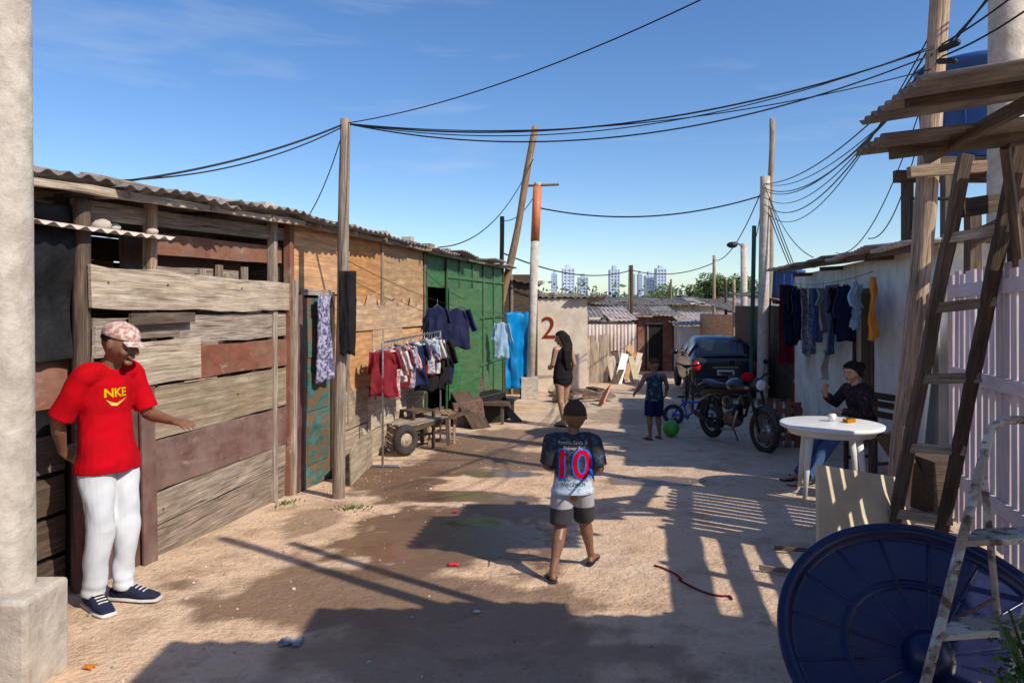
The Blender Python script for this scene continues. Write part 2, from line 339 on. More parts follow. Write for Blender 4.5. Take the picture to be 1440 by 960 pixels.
mb=MB();mb.beam((1.9,5.35,.0),(2.15,5.3,.0),.03,.015,W_DARK,rough=.005);mb.build('wood_stick')
LEAF=mat('leaf_green',(.10,.16,.04),(.05,.09,.02),(1,1,1),20,tint=.45,dirt=0,rough=.6)
def weed(x,y,n,s,nm='weed_patch'):
    mb=MB()
    for i in range(n):
        a=R.uniform(0,6.28);r=abs(R.gauss(0,s));p=V((x+r*math.cos(a),y+r*math.sin(a),0));p.z=gh(p.x,p.y);h=R.uniform(.01,.035)
        d=V((math.cos(a),math.sin(a),0));q=V((-d.y,d.x,0))*.004
        mb.add([p-q,p+q,p+d*h*.5+V((0,0,h))+q*1.5,p+d*h*1.1+V((0,0,h*.9))],[(0,1,2,3)],LEAF)
    mb.build(nm)
weed(-1.45,6.65,60,.10);weed(-2.1,6.85,50,.07)
# ---------------------------------------------------------------- left side
def Lw(y,o,z): return V((-3.64+.2*y+.98*o,y-.196*o,z))
def Fw(y,o,z): return V((-3.395+.1636*y+.987*o,y-.16*o,z))
SD=V((.196,.981,0))   # street direction
SN=V((.981,-.196,0))  # towards street from left side
def eave(y): return 2.475+.036*(min(y,7.2)-3.9)+.010*max(0,y-7.2)
fen=empty('plank_fence')
mb=MB()
def frow(y0,y1,z0,z1,m,o=0.0,t=.025,dz=0,rg=.012):
    mb.beam(Fw(y0,o,(z0+z1)/2),Fw(y1,o,(z0+z1)/2+dz),z1-z0,t,m,rough=rg)
frow(5.15,7.33,-.15,.19,W_GREY,.0);frow(5.12,7.3,.20,.43,W_GREY,.01)
frow(5.18,7.33,.44,.80,W_MAR,.02,dz=-.02);frow(5.15,7.3,.81,1.17,W_PLYG,.015,dz=-.02)
frow(5.6,7.35,1.19,1.44,W_RED,.02,dz=-.01);frow(4.75,5.72,1.2,1.50,W_LIGHT,.045,dz=-.0)
frow(4.6,5.0,1.42,1.62,W_GREY,.04);frow(5.45,7.32,1.46,1.68,W_GREY,.01)
frow(4.62,5.5,1.52,1.67,W_GREY,.012);frow(4.56,7.3,1.73,2.0,W_LIGHT,.05,t=.03,dz=-.035,rg=.018)
frow(4.9,5.6,1.63,1.70,W_DARK,.07)
mb.build('planks',fen,.003)
mb=MB()
for (y,zt,r) in ((4.58,2.38,.05),(7.34,1.95,.035)):
    mb.tube([Fw(y,-.03,g(y)-.1),Fw(y,-.02,zt)],[r*1.1,r],W_DARK if y<5 else W_GREY,10)
mb.tube([Fw(5.15,-.07,g(5)-.1),Fw(5.15,-.07,1.7)],.03,W_GREY,10)
mb.tube([Fw(6.3,-.07,g(6)-.1),Fw(6.3,-.07,2.0)],.03,W_GREY,10)
for y in (5.9,6.15,6.55): mb.beam(Fw(y,-.05,1.7),Fw(y,-.05,2.06+R.uniform(-.02,.04)),.07,.03,W_GREY,up=SD,rough=.004)
mb.build('posts',fen)
mb=MB()
y=4.50
while y<5.13:
    mb.beam(Fw(y+.08,.0+R.uniform(0,.02),g(y)-.05),Fw(y+.08,.0,1.15+R.uniform(-.05,.12)),.155,.022,W_MAR,up=SD,rough=.004);y+=.165
mb.beam(Fw(5.12,.06,g(5)-.02),Fw(5.12,.03,1.22),.14,.02,W_MAR,up=SD,rough=.004)
for (yy,zz) in ((5.3,.3),(5.3,.95),(5.3,1.9),(6.3,.3),(6.3,.62),(6.3,1.0),(6.3,1.9),(7.25,.3),(7.25,.62),(7.25,1.0),(7.25,1.3),(7.25,1.85),(4.7,1.9)):
    mb.ell(Fw(yy,.07 if zz>1.7 else .035,zz),.008,RUST,nu=6,nv=4)
mb.build('maroon_boards',fen,.003)
sh=empty('timber_shack')
mb=MB()
z=0
while z<2.55:
    h=R.uniform(.16,.26);ya=3.0
    while ya<7.2:
        l=R.uniform(.9,1.6);mb.beam(Lw(ya,-.75,z+h/2),Lw(min(ya+l,7.25),-.75,z+h/2+R.uniform(-.01,.01)),h-.008,.02,R.choice([W_GREY,W_DARK,W_DARK,W_MAR,W_GREY]),rough=.005);ya+=l
    z+=h
mb.beam(Lw(7.22,-.75,1.2),Lw(7.22,0,1.2),2.7,.02,W_DARK)
for (y,o,m,wd) in ((5.28,.0,W_POLE,.07),(6.95,-.0,W_GREY,.07),(7.22,.02,W_RED,.08),(4.62,-.1,W_DARK,.08)):
    mb.beam(Lw(y,o,g(y)),Lw(y,o,eave(y)-.05),wd,.07,m,up=SD,rough=.006)
mb.beam(Lw(4.6,-.02,2.36),Lw(7.2,-.02,2.44),.12,.025,W_GREY,rough=.008)
mb.beam(Lw(5.3,-.05,2.2),Lw(7.2,-.05,2.24),.16,.02,W_RED,rough=.008)
mb.beam(Lw(5.3,-.08,1.98),Lw(6.5,-.08,2.0),.12,.02,W_GREY,rough=.008)
mb.beam(Lw(5.35,-.3,2.05),Lw(6.9,-.3,2.1),.5,.02,W_MAR,rough=.004)
mb.beam(Lw(3.0,-.05,1.28),Lw(4.6,-.05,1.28),.3,.02,W_RED,rough=.006)
mb.beam(Lw(3.0,-.06,.55),Lw(4.6,-.06,.55),1.15,.02,BLACKP)
for i,zz in enumerate((.1,.35,.6,.85)): mb.beam(Lw(3.0,-.03,zz),Lw(4.55,-.03,zz+.01),.22,.018,W_DARK,rough=.006)
def panel(y0,y1,z0,z1,m,o=0,t=.014,rg=0,dz=0): mb.beam(Lw(y0,o,(z0+z1)/2),Lw(y1,o,(z0+z1)/2+dz),z1-z0,t,m,rough=rg)
panel(7.27,8.55,1.88,2.55,PLY,.0);panel(8.56,9.62,1.45,2.57,PLY,.004);panel(9.64,11.36,1.25,2.60,PLY2,.0)
panel(8.15,9.35,.75,1.86,PLY,.012);panel(9.3,10.35,.55,1.75,PLY2,.03,rg=.015);panel(10.3,11.3,.5,1.42,PLY,.018)
panel(8.12,9.2,.32,.76,W_PLYG,.025,rg=.015);panel(9.15,10.5,.2,.62,W_LIGHT,.03,rg=.015);panel(10.4,11.35,.1,.52,W_PLYG,.02,rg=.015)
panel(8.12,9.9,-.25,.3,W_PLYG,.005,rg=.01);panel(9.8,11.35,-.3,.22,W_LIGHT,.0,rg=.01)
panel(7.2,11.4,-.3,2.5,W_DARK,-.05)
jag=[];y=8.6
while y<11.3:
    h=1.78+R.uniform(-.06,.13);jag.append((y,h));y+=R.uniform(.05,.14)
vs=[];fs=[];wc=[]
for (y,h) in jag:
    for (zz) in (1.45,h): vs.append(Lw(y,.042,zz));wc.append((y,zz,0))
for i in range(len(jag)-1): fs.append((2*i,2*i+2,2*i+3,2*i+1))
mb.add(vs,fs,PLY2,wc)
mb.beam(Lw(7.36,.05,g(7.3)-.05),Lw(7.36,.05,1.86),.20,.022,W_MAR,up=SD,rough=.004)
mb.beam(Lw(7.24,.05,g(7.3)-.05),Lw(7.24,.07,2.0),.07,.05,W_GREY,up=SD,rough=.004)
mb.beam(Lw(8.12,.04,g(8)-.05),Lw(8.12,.04,1.9),.07,.04,W_DARK,up=SD,rough=.004)
mb.beam(Lw(7.45,.04,1.89),Lw(8.15,.04,1.89),.06,.04,W_GREY)
for yy in (8.56,9.63,11.36): mb.beam(Lw(yy,.03,.4),Lw(yy,.03,2.58),.05,.02,W_GREY,up=SD,rough=.004)
mb.build('walls',sh,.002)
mb=MB();mb.beam(Lw(7.48,.03,.86),Lw(8.07,.03,.86),1.94,.03,TEAL)
for zz in (.1,.65,1.2): 
    mb.beam(Lw(7.55,.05,zz+.22),Lw(8.0,.05,zz+.22),.40,.012,TEAL)
mb.build('door',sh,.004)
mb=MB()
def tarp(a,b):
    y=3.1+a*1.5;z=1.42+b*.95;n=NOI((a*3,b*2.5,1))*.10+(1-abs(NOI((a*5+b*2,b*2.5-a*1,4)))*3)*.025
    return Lw(y,.02+n,z+.03*NOI((a*4,9,0)))
mb.sheet(tarp,70,56,TARPK,.004);mb.build('tarp_sheet',sh)
mb=MB()
y=2.6
while y<11.3:
    l=R.uniform(.95,1.25);zz=eave(y)+.01+R.uniform(-.012,.03)
    mb.corr(Lw(y,.28+R.uniform(-.09,.06),zz),SD+V((0,0,.03 if y<7 else .008)),-SN+V((0,0,.02)),l+.08,3.4,ROOF,.15,.015,.007,.05);y+=l
mb.build('roof',sh)
mb=MB()
mb.beam(Lw(2.6,.18,eave(2.6)-.045),Lw(7.2,.18,eave(7.2)-.045),.045,.05,W_LIGHT,rough=.012)
mb.beam(Lw(7.0,.14,eave(7.2)-.05),Lw(11.4,.12,eave(11.4)-.04),.04,.05,W_GREY,rough=.012)
for yy in [3+.9*i for i in range(10)]: mb.beam(Lw(yy,.22,eave(yy)-.04),Lw(yy,-3,eave(yy)),.05,.05,W_GREY,rough=.01)
mb.build('roof_timbers',sh)
mb=MB()
mb.corr(Lw(3.4,.18,2.22),SD,V((-.98,.196,.12)),1.95,.6,ZINC,.12,.012,.004,.04)
mb.build('shelf_roof',sh)
mb=MB()
for (yy,oo,s_) in ((4.75,.05,.05),(4.9,.02,.035),(5.2,.08,.03)):
    mb.ell(Lw(yy,oo,2.27),(s_*1.5,s_*1.2,s_*.8),CONC,nu=8,nv=6)
for (yy,s_) in ((6.6,.09),(9.5,.06),(10.4,.07)):
    mb.box(Lw(yy,.1,eave(yy)+.06),s_,s_,.03,CONC,ax=SD)
for (yy,dz) in ((4.6,.02),(5.6,.02),(7.6,.03),(8.8,.02)): mb.beam(Lw(yy,.05,eave(yy)+.05),Lw(yy+.9,-.1,eave(yy+.9)+.05+dz),.06,.03,W_GREY,rough=.01)
mb.build('roof_stones',sh)
gs=empty('green_shack')
mb=MB()
panel(12.5,14.2,-.45,2.6,GREEN,.02);panel(14.22,17.0,-.55,2.62,GREEN,.01,dz=.03);panel(11.42,12.48,2.05,2.58,GREEN,.0)
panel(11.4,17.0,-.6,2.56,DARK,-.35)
for yy in (11.4,12.5,13.3,14.21,15.1,16.05,17.0): mb.beam(Lw(yy,.04,g(yy)-.05),Lw(yy,.04,2.6),.05,.025,GREEN,up=SD,rough=.003)
for zz in (.55,1.5,2.25): mb.beam(Lw(12.5,.038,zz),Lw(17,.038,zz+.02),.05,.02,GREEN,rough=.003)
mb.beam(Lw(17.0,.02,1.1),Lw(17.0,-3.5,1.1),3.2,.03,W_DARK)
mb.beam(Lw(12.55,.06,1.1),Lw(13.1,.45,1.1),1.9,.02,GREEN)
mb.build('walls',gs,.002)
mb=MB();y=11.2
while y<17:
    l=R.uniform(.9,1.2);mb.corr(Lw(y,.33+R.uniform(-.12,.08),2.61+(y-11)*.010+R.uniform(-.01,.03)),SD,-SN,l+.06,3.4,ROOF,.15,.015,.007,.05);y+=l
mb.build('roof',gs)
mb=MB();mb.beam(Lw(11.3,.14,2.57),Lw(17.3,.14,2.62),.05,.05,W_GREY,rough=.01);mb.build('roof_timbers',gs)
mb=MB()
for (yy,s_) in ((11.6,.08),(12.6,.06),(13.4,.09),(14.3,.05)): mb.box(Lw(yy,.0,2.69),s_*1.4,s_,.03,W_GREY,ax=SD)
mb.build('roof_rubble',gs)
mb=MB();mb.beam(Lw(7.75,.42,.08),Lw(8.6,.3,.12),.40,.02,W_PLYG,rough=.01);mb.build('leaning_board',None,.002)
# ---------------------------------------------------------------- poles
def pole(name,p0,p1,r0,r1,m,n=14,wob=.02,parent=None):
    mb=MB();p0=V(p0);p1=V(p1);pts=[];rr=[];sd=R.uniform(0,90)
    K=20
    for i in range(K+1):
        t=i/K;pts.append(p0.lerp(p1,t)+V((NOI((t*3,sd,0)),NOI((t*3,sd,9)),0))*wob);rr.append((r0+(r1-r0)*t)*(1+(.12*NOI((t*9,sd,4)) if wob else 0)))
    mb.tube(pts,rr,m,n,flat=True);return mb.build(name,parent)
pole('wooden_pole',(-1.67,7.1,-.3),(-1.60,7.1,3.54),.062,.05,W_POLEG,wob=.03)
pole('wooden_pole',(-.75,17.4,-.9),(.57,17.4,5.95),.10,.075,W_POLE,wob=.08)
pole('wooden_pole',(-.27,17.8,-.5),(-.24,17.8,3.9),.06,.05,W_DARK)
pole('wooden_pole',(3.27,6.3,-.3),(3.74,6.3,5.4),.095,.075,W_POLE,wob=.04)
pole('wooden_pole',(6.0,17.6,-.6),(6.18,17.6,6.2),.085,.06,W_POLEG,wob=.12)
e=empty('concrete_pole')
pole('shaft',(-2.33,3.42,0),(-2.36,3.42,6),.115,.10,CONC,24,0,e)
mb=MB();mb.box((-2.29,3.40,.22),.16,.16,.235,CONC);mb.build('footing',e,.02)
e=empty('painted_pole');mb=MB()
mb.tube([(.43,17.7,-.4),(.55,17.7,3.3)],.10,CONC,16,flat=True);mb.tube([(.55,17.7,3.3),(.61,17.7,4.6)],.105,ORANGE,16,flat=True)
mb.tube([(.61,17.7,4.6),(.615,17.7,4.7)],.08,CONC,16,flat=True)
mb.box((.42,17.7,-.2),.2,.2,.25,CONC);mb.tube([(.3,17.7,4.62),(1.1,17.7,4.65)],.03,RUST,8);mb.build('shaft',e)
pole('concrete_pole',(5.75,17,-.6),(5.82,17,4.72),.13,.11,CONC,16,0)
pole('metal_pole',(5.52,17.1,-.6),(5.6,17.1,3.6),.05,.05,mat('green_painted_metal',(.03,.09,.07),None,coord='pos',tint=0),12,0)
pole('concrete_pole',(4.72,7.1,-.3),(4.76,7.1,6.2),.16,.15,CONC,22,0)
pole('wooden_pole',(4.85,30,-1),(4.85,30,3.4),.08,.07,W_DARK);pole('wooden_pole',(8.2,30,-1),(8.2,30,3.8),.07,.06,W_POLE)
pole('wooden_pole',(5.05,32,-1),(5.1,32,3.5),.06,.05,W_POLE);pole('wooden_pole',(8.6,40,-1.2),(8.6,40,3.2),.07,.06,W_POLE);pole('wooden_pole',(7.2,24,-1),(7.2,24,2.6),.06,.05,W_POLE)
pole('wooden_pole',(7.8,27,-1),(7.8,27,2.7),.06,.05,W_DARK)
e=empty('street_lamp');mb=MB();mb.tube([(6.9,22,-.8),(6.9,22,3.6)],.1,CONC,12,flat=True);mb.tube([(6.9,22,3.5),(6.6,21.8,3.62),(6.45,21.6,3.58)],.03,STEEL,8)
mb.ell((6.4,21.5,3.52),(.16,.12,.09),BLACKP);mb.build('body',e)
pole('wooden_pole',(2.45,2.0,-.1),(2.5,2.0,5.0),.06,.05,W_POLE);pole('wooden_pole',(3.1,1.75,-.1),(2.5,2.3,4.4),.05,.045,W_POLE)
# ---------------------------------------------------------------- wires
def wire(a,b,sag,r=.008,name='power_line',n=28):
    a=V(a);b=V(b);mb=MB();mb.tube([a.lerp(b,i/n)-V((0,0,4*sag*(i/n)*(1-i/n))) for i in range(n+1)],r,WIRE,6,flat=True);mb.build(name)
LP=V((-1.6,7.1,3.5));RP=V((3.62,6.25,3.95))
wire(LP,(-2.96,5.3,2.62),.08,.009);wire(LP+V((0,0,-.02)),(-2.9,5.2,2.63),.13,.006)
wire(LP,RP,.33,.008);wire(LP,RP+V((0,0,-.05)),.42,.007);wire(LP+V((.02,0,0)),RP+V((0,0,-.18)),.25,.005);wire(LP,RP+V((0,0,.02)),.38,.005)
wire(LP,(3.0,3.2,4.3),.3,.005)
wire((.61,17.7,4.1),(5.8,17,4.3),.35,.018)
CP=V((5.8,17,4.55))
for i in range(5): wire(RP+V((0,.02*i,.1*i-.2)),CP+V((0,0,-.15*i)),.35+.12*i,.007+.002*(i%2))
wire((3.9,3.6,5.2),CP,.7,.01);wire((3.6,3.6,5.1),CP+V((0,0,-.1)),.95,.01);wire((4.2,3.0,5.4),RP,.3,.008);wire((4.2,3.0,5.3),RP+V((0,0,-.1)),.4,.008)
wire(RP,(3.95,8.2,2.5),.45,.006);wire(RP,(4.6,10.5,2.5),.5,.006);wire(CP,(5.3,13,2.6),.3,.008);wire(CP,(6.5,20,3.4),.3,.012);wire(CP,(8.2,30,3.6),.5,.015)
wire((-.2,17.8,3.8),(.6,17.7,4.5),.2,.01);wire((.5,17.4,5.2),(-1.2,12,2.7),.5,.01);wire(LP,Lw(7.4,.1,2.6),.1,.005)
for k in range(3): wire(CP+V((0,0,-.2*k)),(6.5,16.2,1.9-.1*k),.1,.012)
wire((4.85,30,3.2),(8.2,30,3.5),.3,.02);wire((-.3,20,3.2),(4.85,30,3.2),.4,.02)
mb=MB();mb.beam((3.3,6.15,2.86),(3.9,6.1,2.9),.09,.08,W_POLE);mb.tube([(3.6,6.2,3.9),(3.64,6.05,3.9)],.03,BLACKP,8);mb.tube([(3.58,6.2,3.8),(3.62,6.05,3.75)],.025,BLACKP,8);mb.build('pole_crossarm')
# ---------------------------------------------------------------- right side
def Rw(y,o,z): return V((2.76+.2*y-.98*o,y+.196*o,z))
wh=empty('white_shack');mb=MB()
mb.beam(Rw(7.2,0,1.0),Rw(9.4,0,1.0),2.7,.08,WHITEW);mb.beam(Rw(10.3,0,1.0),Rw(11.2,0,1.0),2.7,.08,WHITEW)
mb.beam(Rw(11.2,0,.45),Rw(12.0,0,.45),1.9,.08,WHITEW);mb.beam(Rw(11.2,0,2.2),Rw(12.0,0,2.2),.3,.08,WHITEW);mb.beam(Rw(12.0,0,1.0),Rw(14.9,0,1.0),2.7,.08,WHITEW)
mb.beam(Rw(9.4,0,2.15),Rw(10.3,0,2.15),.4,.08,WHITEW)
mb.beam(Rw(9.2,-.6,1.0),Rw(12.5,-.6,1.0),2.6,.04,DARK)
mb.beam(Rw(7.2,-.045,1.0),Rw(7.2,-3.6,1.0),2.7,.08,WHITEW);mb.beam(Rw(14.9,-.045,1.0),Rw(14.9,-3.6,1.0),2.8,.08,WHITEW)
mb.build('walls',wh)
mb=MB()
for (a,b,c,d) in ((9.4,10.3,-.3,1.95),(11.2,12.0,1.4,2.05)):
    for yy in (a,b): mb.beam(Rw(yy,.05,c),Rw(yy,.05,d),.06,.04,W_DARK,up=SD)
    mb.beam(Rw(a,.05,d),Rw(b,.05,d),.06,.04,W_DARK)
mb.build('frames',wh)
mb=MB();y=6.9
while y<15.2:
    l=1.08;mb.corr(Rw(y,.5+R.uniform(-.08,.05),2.36+(y-7)*.018+R.uniform(-.01,.02)),SD,V((.98,-.196,.10)),l+.06,3.6,ZINC if R.random()<.6 else ROOF,.14,.018,.007,.04);y+=l
mb.build('roof',wh)
mb=MB()
mb.beam(Rw(6.9,.3,2.30),Rw(15.2,.3,2.46),.06,.05,W_DARK,rough=.01)
for yy in (8.6,11.0,13.2): mb.beam(Rw(yy,.36,2.3),Rw(yy,-2,2.42),.06,.05,W_DARK)
mb.build('roof_timbers',wh)
mb=MB()
mb.beam(Rw(7.35,.25,g(7)),Rw(7.3,.06,1.95),.42,.02,WHITEB,up=SD);mb.build('leaning_board',None,.002)
mb=MB();mb.beam((4.25,6.9,-.1),(4.35,7.08,1.5),.35,.02,W_LIGHT,up=(1,0,0));mb.build('leaning_board',None,.002)
mb=MB();mb.tube([(4.1,7.6,2.55),(4.1,7.6,2.85),(4.6,7.6,2.85),(4.9,7.5,2.8)],.02,BLACKP,8);mb.build('vent_pipe')
def tank(name,c,r,h):
    mb=MB();c=V(c);mb.tube([c,c+V((0,0,h*.06)),c+V((0,0,h*.85)),c+V((0,0,h*.86)),c+V((0,0,h*.93)),c+V((0,0,h))],[r*.86,r*.9,r,r*1.06,r*1.06,r*.5],BLUET,32,flat=True)
    for k in range(16):
        a=k*math.pi/8;d=V((math.cos(a),math.sin(a),0));mb.tube([c+d*r*.9+V((0,0,h*.05)),c+d*r+V((0,0,h*.84))],.012,BLUET,6)
    mb.build(name)
tank('water_tank',(5.25,8.3,3.35),.62,1.15)
mb=MB();mb.beam((4.5,7.9,3.27),(6,7.9,3.27),.14,.08,W_DARK);mb.beam((4.5,8.7,3.27),(6,8.7,3.27),.14,.08,W_DARK)
for x in (4.65,5.9):
    for yy in (7.9,8.7): mb.beam((x,yy,-.2),(x,yy,3.2),.1,.1,W_DARK,up=(1,0,0))
mb.build('tank_stand')
tank('water_tank',(6.6,17.9,1.95),.45,.7);tank('water_tank',(7.3,19.5,1.8),.45,.7)
po=empty('timber_porch');mb=MB()
mb.corr((1.88,3.36,2.80),(.14,1,0.0),(1,-.1,.14),.92,1.5,ROOF,.105,.016,.008,.01)
mb.corr((2.15,4.25,2.74),(.14,1,0),(1,-.1,.10),.55,1.6,ROOF,.105,.016,.008,.01)
mb.build('roof',po)
mb=MB()
mb.beam((2.0,3.75,2.79),(3.5,3.6,2.97),.07,.05,W_DARK,rough=.008);mb.beam((2.35,4.6,2.70),(3.9,4.45,2.84),.08,.05,W_DARK,rough=.008)
mb.beam((2.55,3.3,2.79),(2.75,4.9,2.73),.07,.05,W_DARK,rough=.008)
mb.beam((3.46,5.0,-.05),(3.40,4.95,2.80),.12,.10,W_DARK,up=(1,0,0),rough=.01)
mb.beam((3.86,6.2,-.05),(3.80,6.1,2.60),.10,.09,W_DARK,up=(1,0,0),rough=.01)
mb.beam((3.1,5.1,2.42),(3.9,5.3,2.55),.12,.04,W_DARK,rough=.01);mb.beam((3.80,6.1,2.3),(3.40,4.9,2.35),.12,.05,W_DARK,rough=.01)
mb.beam((3.36,4.9,2.0),(3.0,4.5,2.72),.08,.05,W_DARK,rough=.01)
mb.build('timbers',po,.003)
mb=MB();a=V((3.66,6.15,0));b=V((3.22,4.55,0));d=(b-a);L=d.length;d.normalize();n=V((-d.y,d.x,0))
x=0
while x<L:
    p=a+d*x;z0=g(p.y)+.05+R.uniform(-.02,.02);z1=2.02+R.uniform(-.03,.03)
    mb.beam(p+V((0,0,z0)),p+V((R.uniform(-.01,.01),0,z1)),.10,.018,PINK,up=d,rough=.003);x+=.135
for zz in (.35,1.15,1.88):
    mb.beam(a+n*.022+V((0,0,zz)),b+n*.022+V((0,0,zz+.02)),.09,.022,PINK,rough=.004)
for zz in (.36,1.2,1.87): mb.beam(a+n*-.022+V((0,0,zz)),b+n*-.022+V((0,0,zz+.02)),.10,.02,PINK,rough=.004)
mb.build('pink_pallet_fence',None,.002)
mb=MB();a=V((3.20,4.5,0));b=V((2.78,2.6,0))  # unseen boards added off-frame; their gaps shape light stripes on the ground
for (z0,z1) in ((.0,.62),(.66,1.22),(1.30,1.42),(1.52,1.66),(1.78,2.02)):
    mb.beam(a+V((0,0,(z0+z1)/2)),b+V((0,0,(z0+z1)/2)),z1-z0,.02,R.choice([W_GREY,PINK]),rough=.012)
for t in (.02,.5,.98): p=a.lerp(b,t)+V((.05,0,0));mb.beam(p,p+V((0,0,2.1)),.07,.06,W_DARK,up=(0,1,0))
mb.build('offscreen_shade_fence',None,.002)
mb=MB();A0=V((2.86,5.6,-.06));A1=V((3.08,5.02,2.78));B0=V((3.12,5.42,-.06));B1=V((3.32,4.82,2.86))
mb.beam(A0,A1,.085,.05,W_DARK,up=(1,0,0),rough=.008);mb.beam(B0,B1,.085,.05,W_DARK,up=(1,0,0),rough=.008)
for t in (.09,.27,.45,.63,.8): 
    mb.beam(A0.lerp(A1,t)-V((.04,-.02,0)),B0.lerp(B1,t)+V((.04,-.03,0)),.07,.03,W_GREY,rough=.006)
mb.build('wooden_ladder',None,.003)
mb=MB();mb.add([(2.17,5.22,-.02),(3.1,5.62,-.03),(3.02,5.72,.42),(2.22,5.36,.60),(2.155,5.238,-.02),(3.085,5.638,-.03),(3.005,5.738,.42),(2.205,5.378,.60)],
 [(0,1,2,3),(7,6,5,4),(0,4,5,1),(1,5,6,2),(2,6,7,3),(3,7,4,0)],CREAM);mb.build('leaning_panel')
def lid():
    c=V((1.67,2.95,.37));n=V((-.10,-.60,.78)).normalized();ux=V((1,0,0))-n*n.x;ux.normalize();uy=n.cross(ux)
    mb=MB();Rr=.565
    def fn(a,b):
        r=b*Rr;t=a*2*math.pi
        h=0
        if b>.93: h=.045*min(1,(b-.93)/.03)
        h+=.012*(1-min(1,abs(b-.55)/.03)) if abs(b-.55)<.03 else 0
        h-=.05*(1-b)*.9
        return c+ux*(r*math.cos(t))+uy*(r*math.sin(t))+n*h
    mb.sheet(fn,96,60,BLUEL,.006)
    for k in range(16):
        t=k*2*math.pi/16;d=ux*math.cos(t)+uy*math.sin(t)
        mb.tube([c+d*.12+n*-.037,c+d*.30+n*-.021,c+d*.52+n*-.003],[.007,.009,.008],BLUEL,8)
    mb.tube([c+n*-.05,c+n*-.03],.1,BLUEL,24)
    pts=[c+(ux*math.cos(t)+uy*math.sin(t))*(Rr+.004)+n*.03 for t in [2*math.pi*i/72 for i in range(72)]]
    mb.tube(pts,.016,BLUEL,8,closed=True)
    mb.build('water_tank_lid')
lid()
def stepladder():
    mb=MB();A1=V((1.80,2.78,1.29));A0=V((1.21,2.38,.07));off=V((.33,.05,0))
    C1=A1+V((.02,.03,-.02));C0=V((2.05,3.02,.06))
    for o in (V((0,0,0)),off):
        mb.tube([A0+o,A1+o],.017,PAINTW,10);
    mb.tube([A1,A1+V((.05,0,.03)),A1+off-V((.05,0,-.03)),A1+off],.016,PAINTW,10)
    for o in (V((0,.04,0)),off+V((0,.04,0))): mb.tube([C0+o,C1+o-V((0,0,.2))],.013,PAINTW,10)
    for t in (.2,.45,.69):
        p=A0.lerp(A1,t);q=p+off
        dep=V((.15,.13,0))
        vs=[p+V((-.02,-.02,0)),q+V((0,-.02,0)),q+dep,p+dep+V((-.02,0,0))]
        vs+= [v-V((0,0,.022)) for v in vs]
        mb.add(vs,[(0,1,2,3),(7,6,5,4),(0,4,5,1),(1,5,6,2),(2,6,7,3),(3,7,4,0)],PAINTW)
        mb.tube([p+dep-V((.02,0,.01)),C0.lerp(C1,max(.05,t-.02))+V((0,.04,0))],.007,RUST,8)
    mb.tube([C0.lerp(C1,.3)+V((0,.04,0)),C0.lerp(C1,.3)+off+V((0,.04,0))],.008,PAINTW,8)
    mb.build('step_ladder',None,.002)
stepladder()
mb=MB();c=V((1.56,2.12,.62))
for i in range(1100):
    a=R.uniform(0,6.28);e_=R.uniform(-.9,1.2);r=R.uniform(.05,.19);p=c+V((math.cos(a)*math.cos(e_)*r,math.sin(a)*math.cos(e_)*r,math.sin(e_)*r*1.4))
    d=V((R.gauss(0,1),R.gauss(0,1),R.gauss(0,.7))).normalized();q=d.cross(V((R.random(),R.random(),R.random()))).normalized();l=R.uniform(.02,.045)
    mb.add([p,p+d*l*.5+q*l*.3,p+d*l,p+d*l*.5-q*l*.3],[(0,1,2,3)],LEAF)
for i in range(10):
    a=i*.63;mb.tube([c-V((0,0,.35)),c+V((math.cos(a)*.08,math.sin(a)*.08,.05)),c+V((math.cos(a)*.14,math.sin(a)*.14,.2))],.005,LEAF,6)
mb.tube([(1.56,2.12,.08),(1.56,2.12,.34)],[.10,.14],REDP,20,flat=True);mb.build('potted_plant')
# shack beside the viewer (its eave throws the shade across the foreground)
mb=MB()
for (x0,x1,ye) in ((.85,1.5,1.75),(1.5,2.1,2.2),(2.1,2.9,2.3),(2.9,4.0,2.1)):
    mb.corr((x0,-2.5,2.80),(1,0,0),(0,1,0),x1-x0+.05,ye+2.5,ROOF,.17,.02,.008,.01)
mb.beam((2.6,-2.4,1.4),(2.6,1.5,1.4),2.7,.03,W_GREY);mb.beam((1.0,-2.4,2.74),(1.0,1.6,2.74),.06,.05,W_DARK)
mb.beam((1.0,-.6,0),(1.0,-.6,2.7),.09,.09,W_DARK,up=(1,0,0))
mb.build('timber_shack')
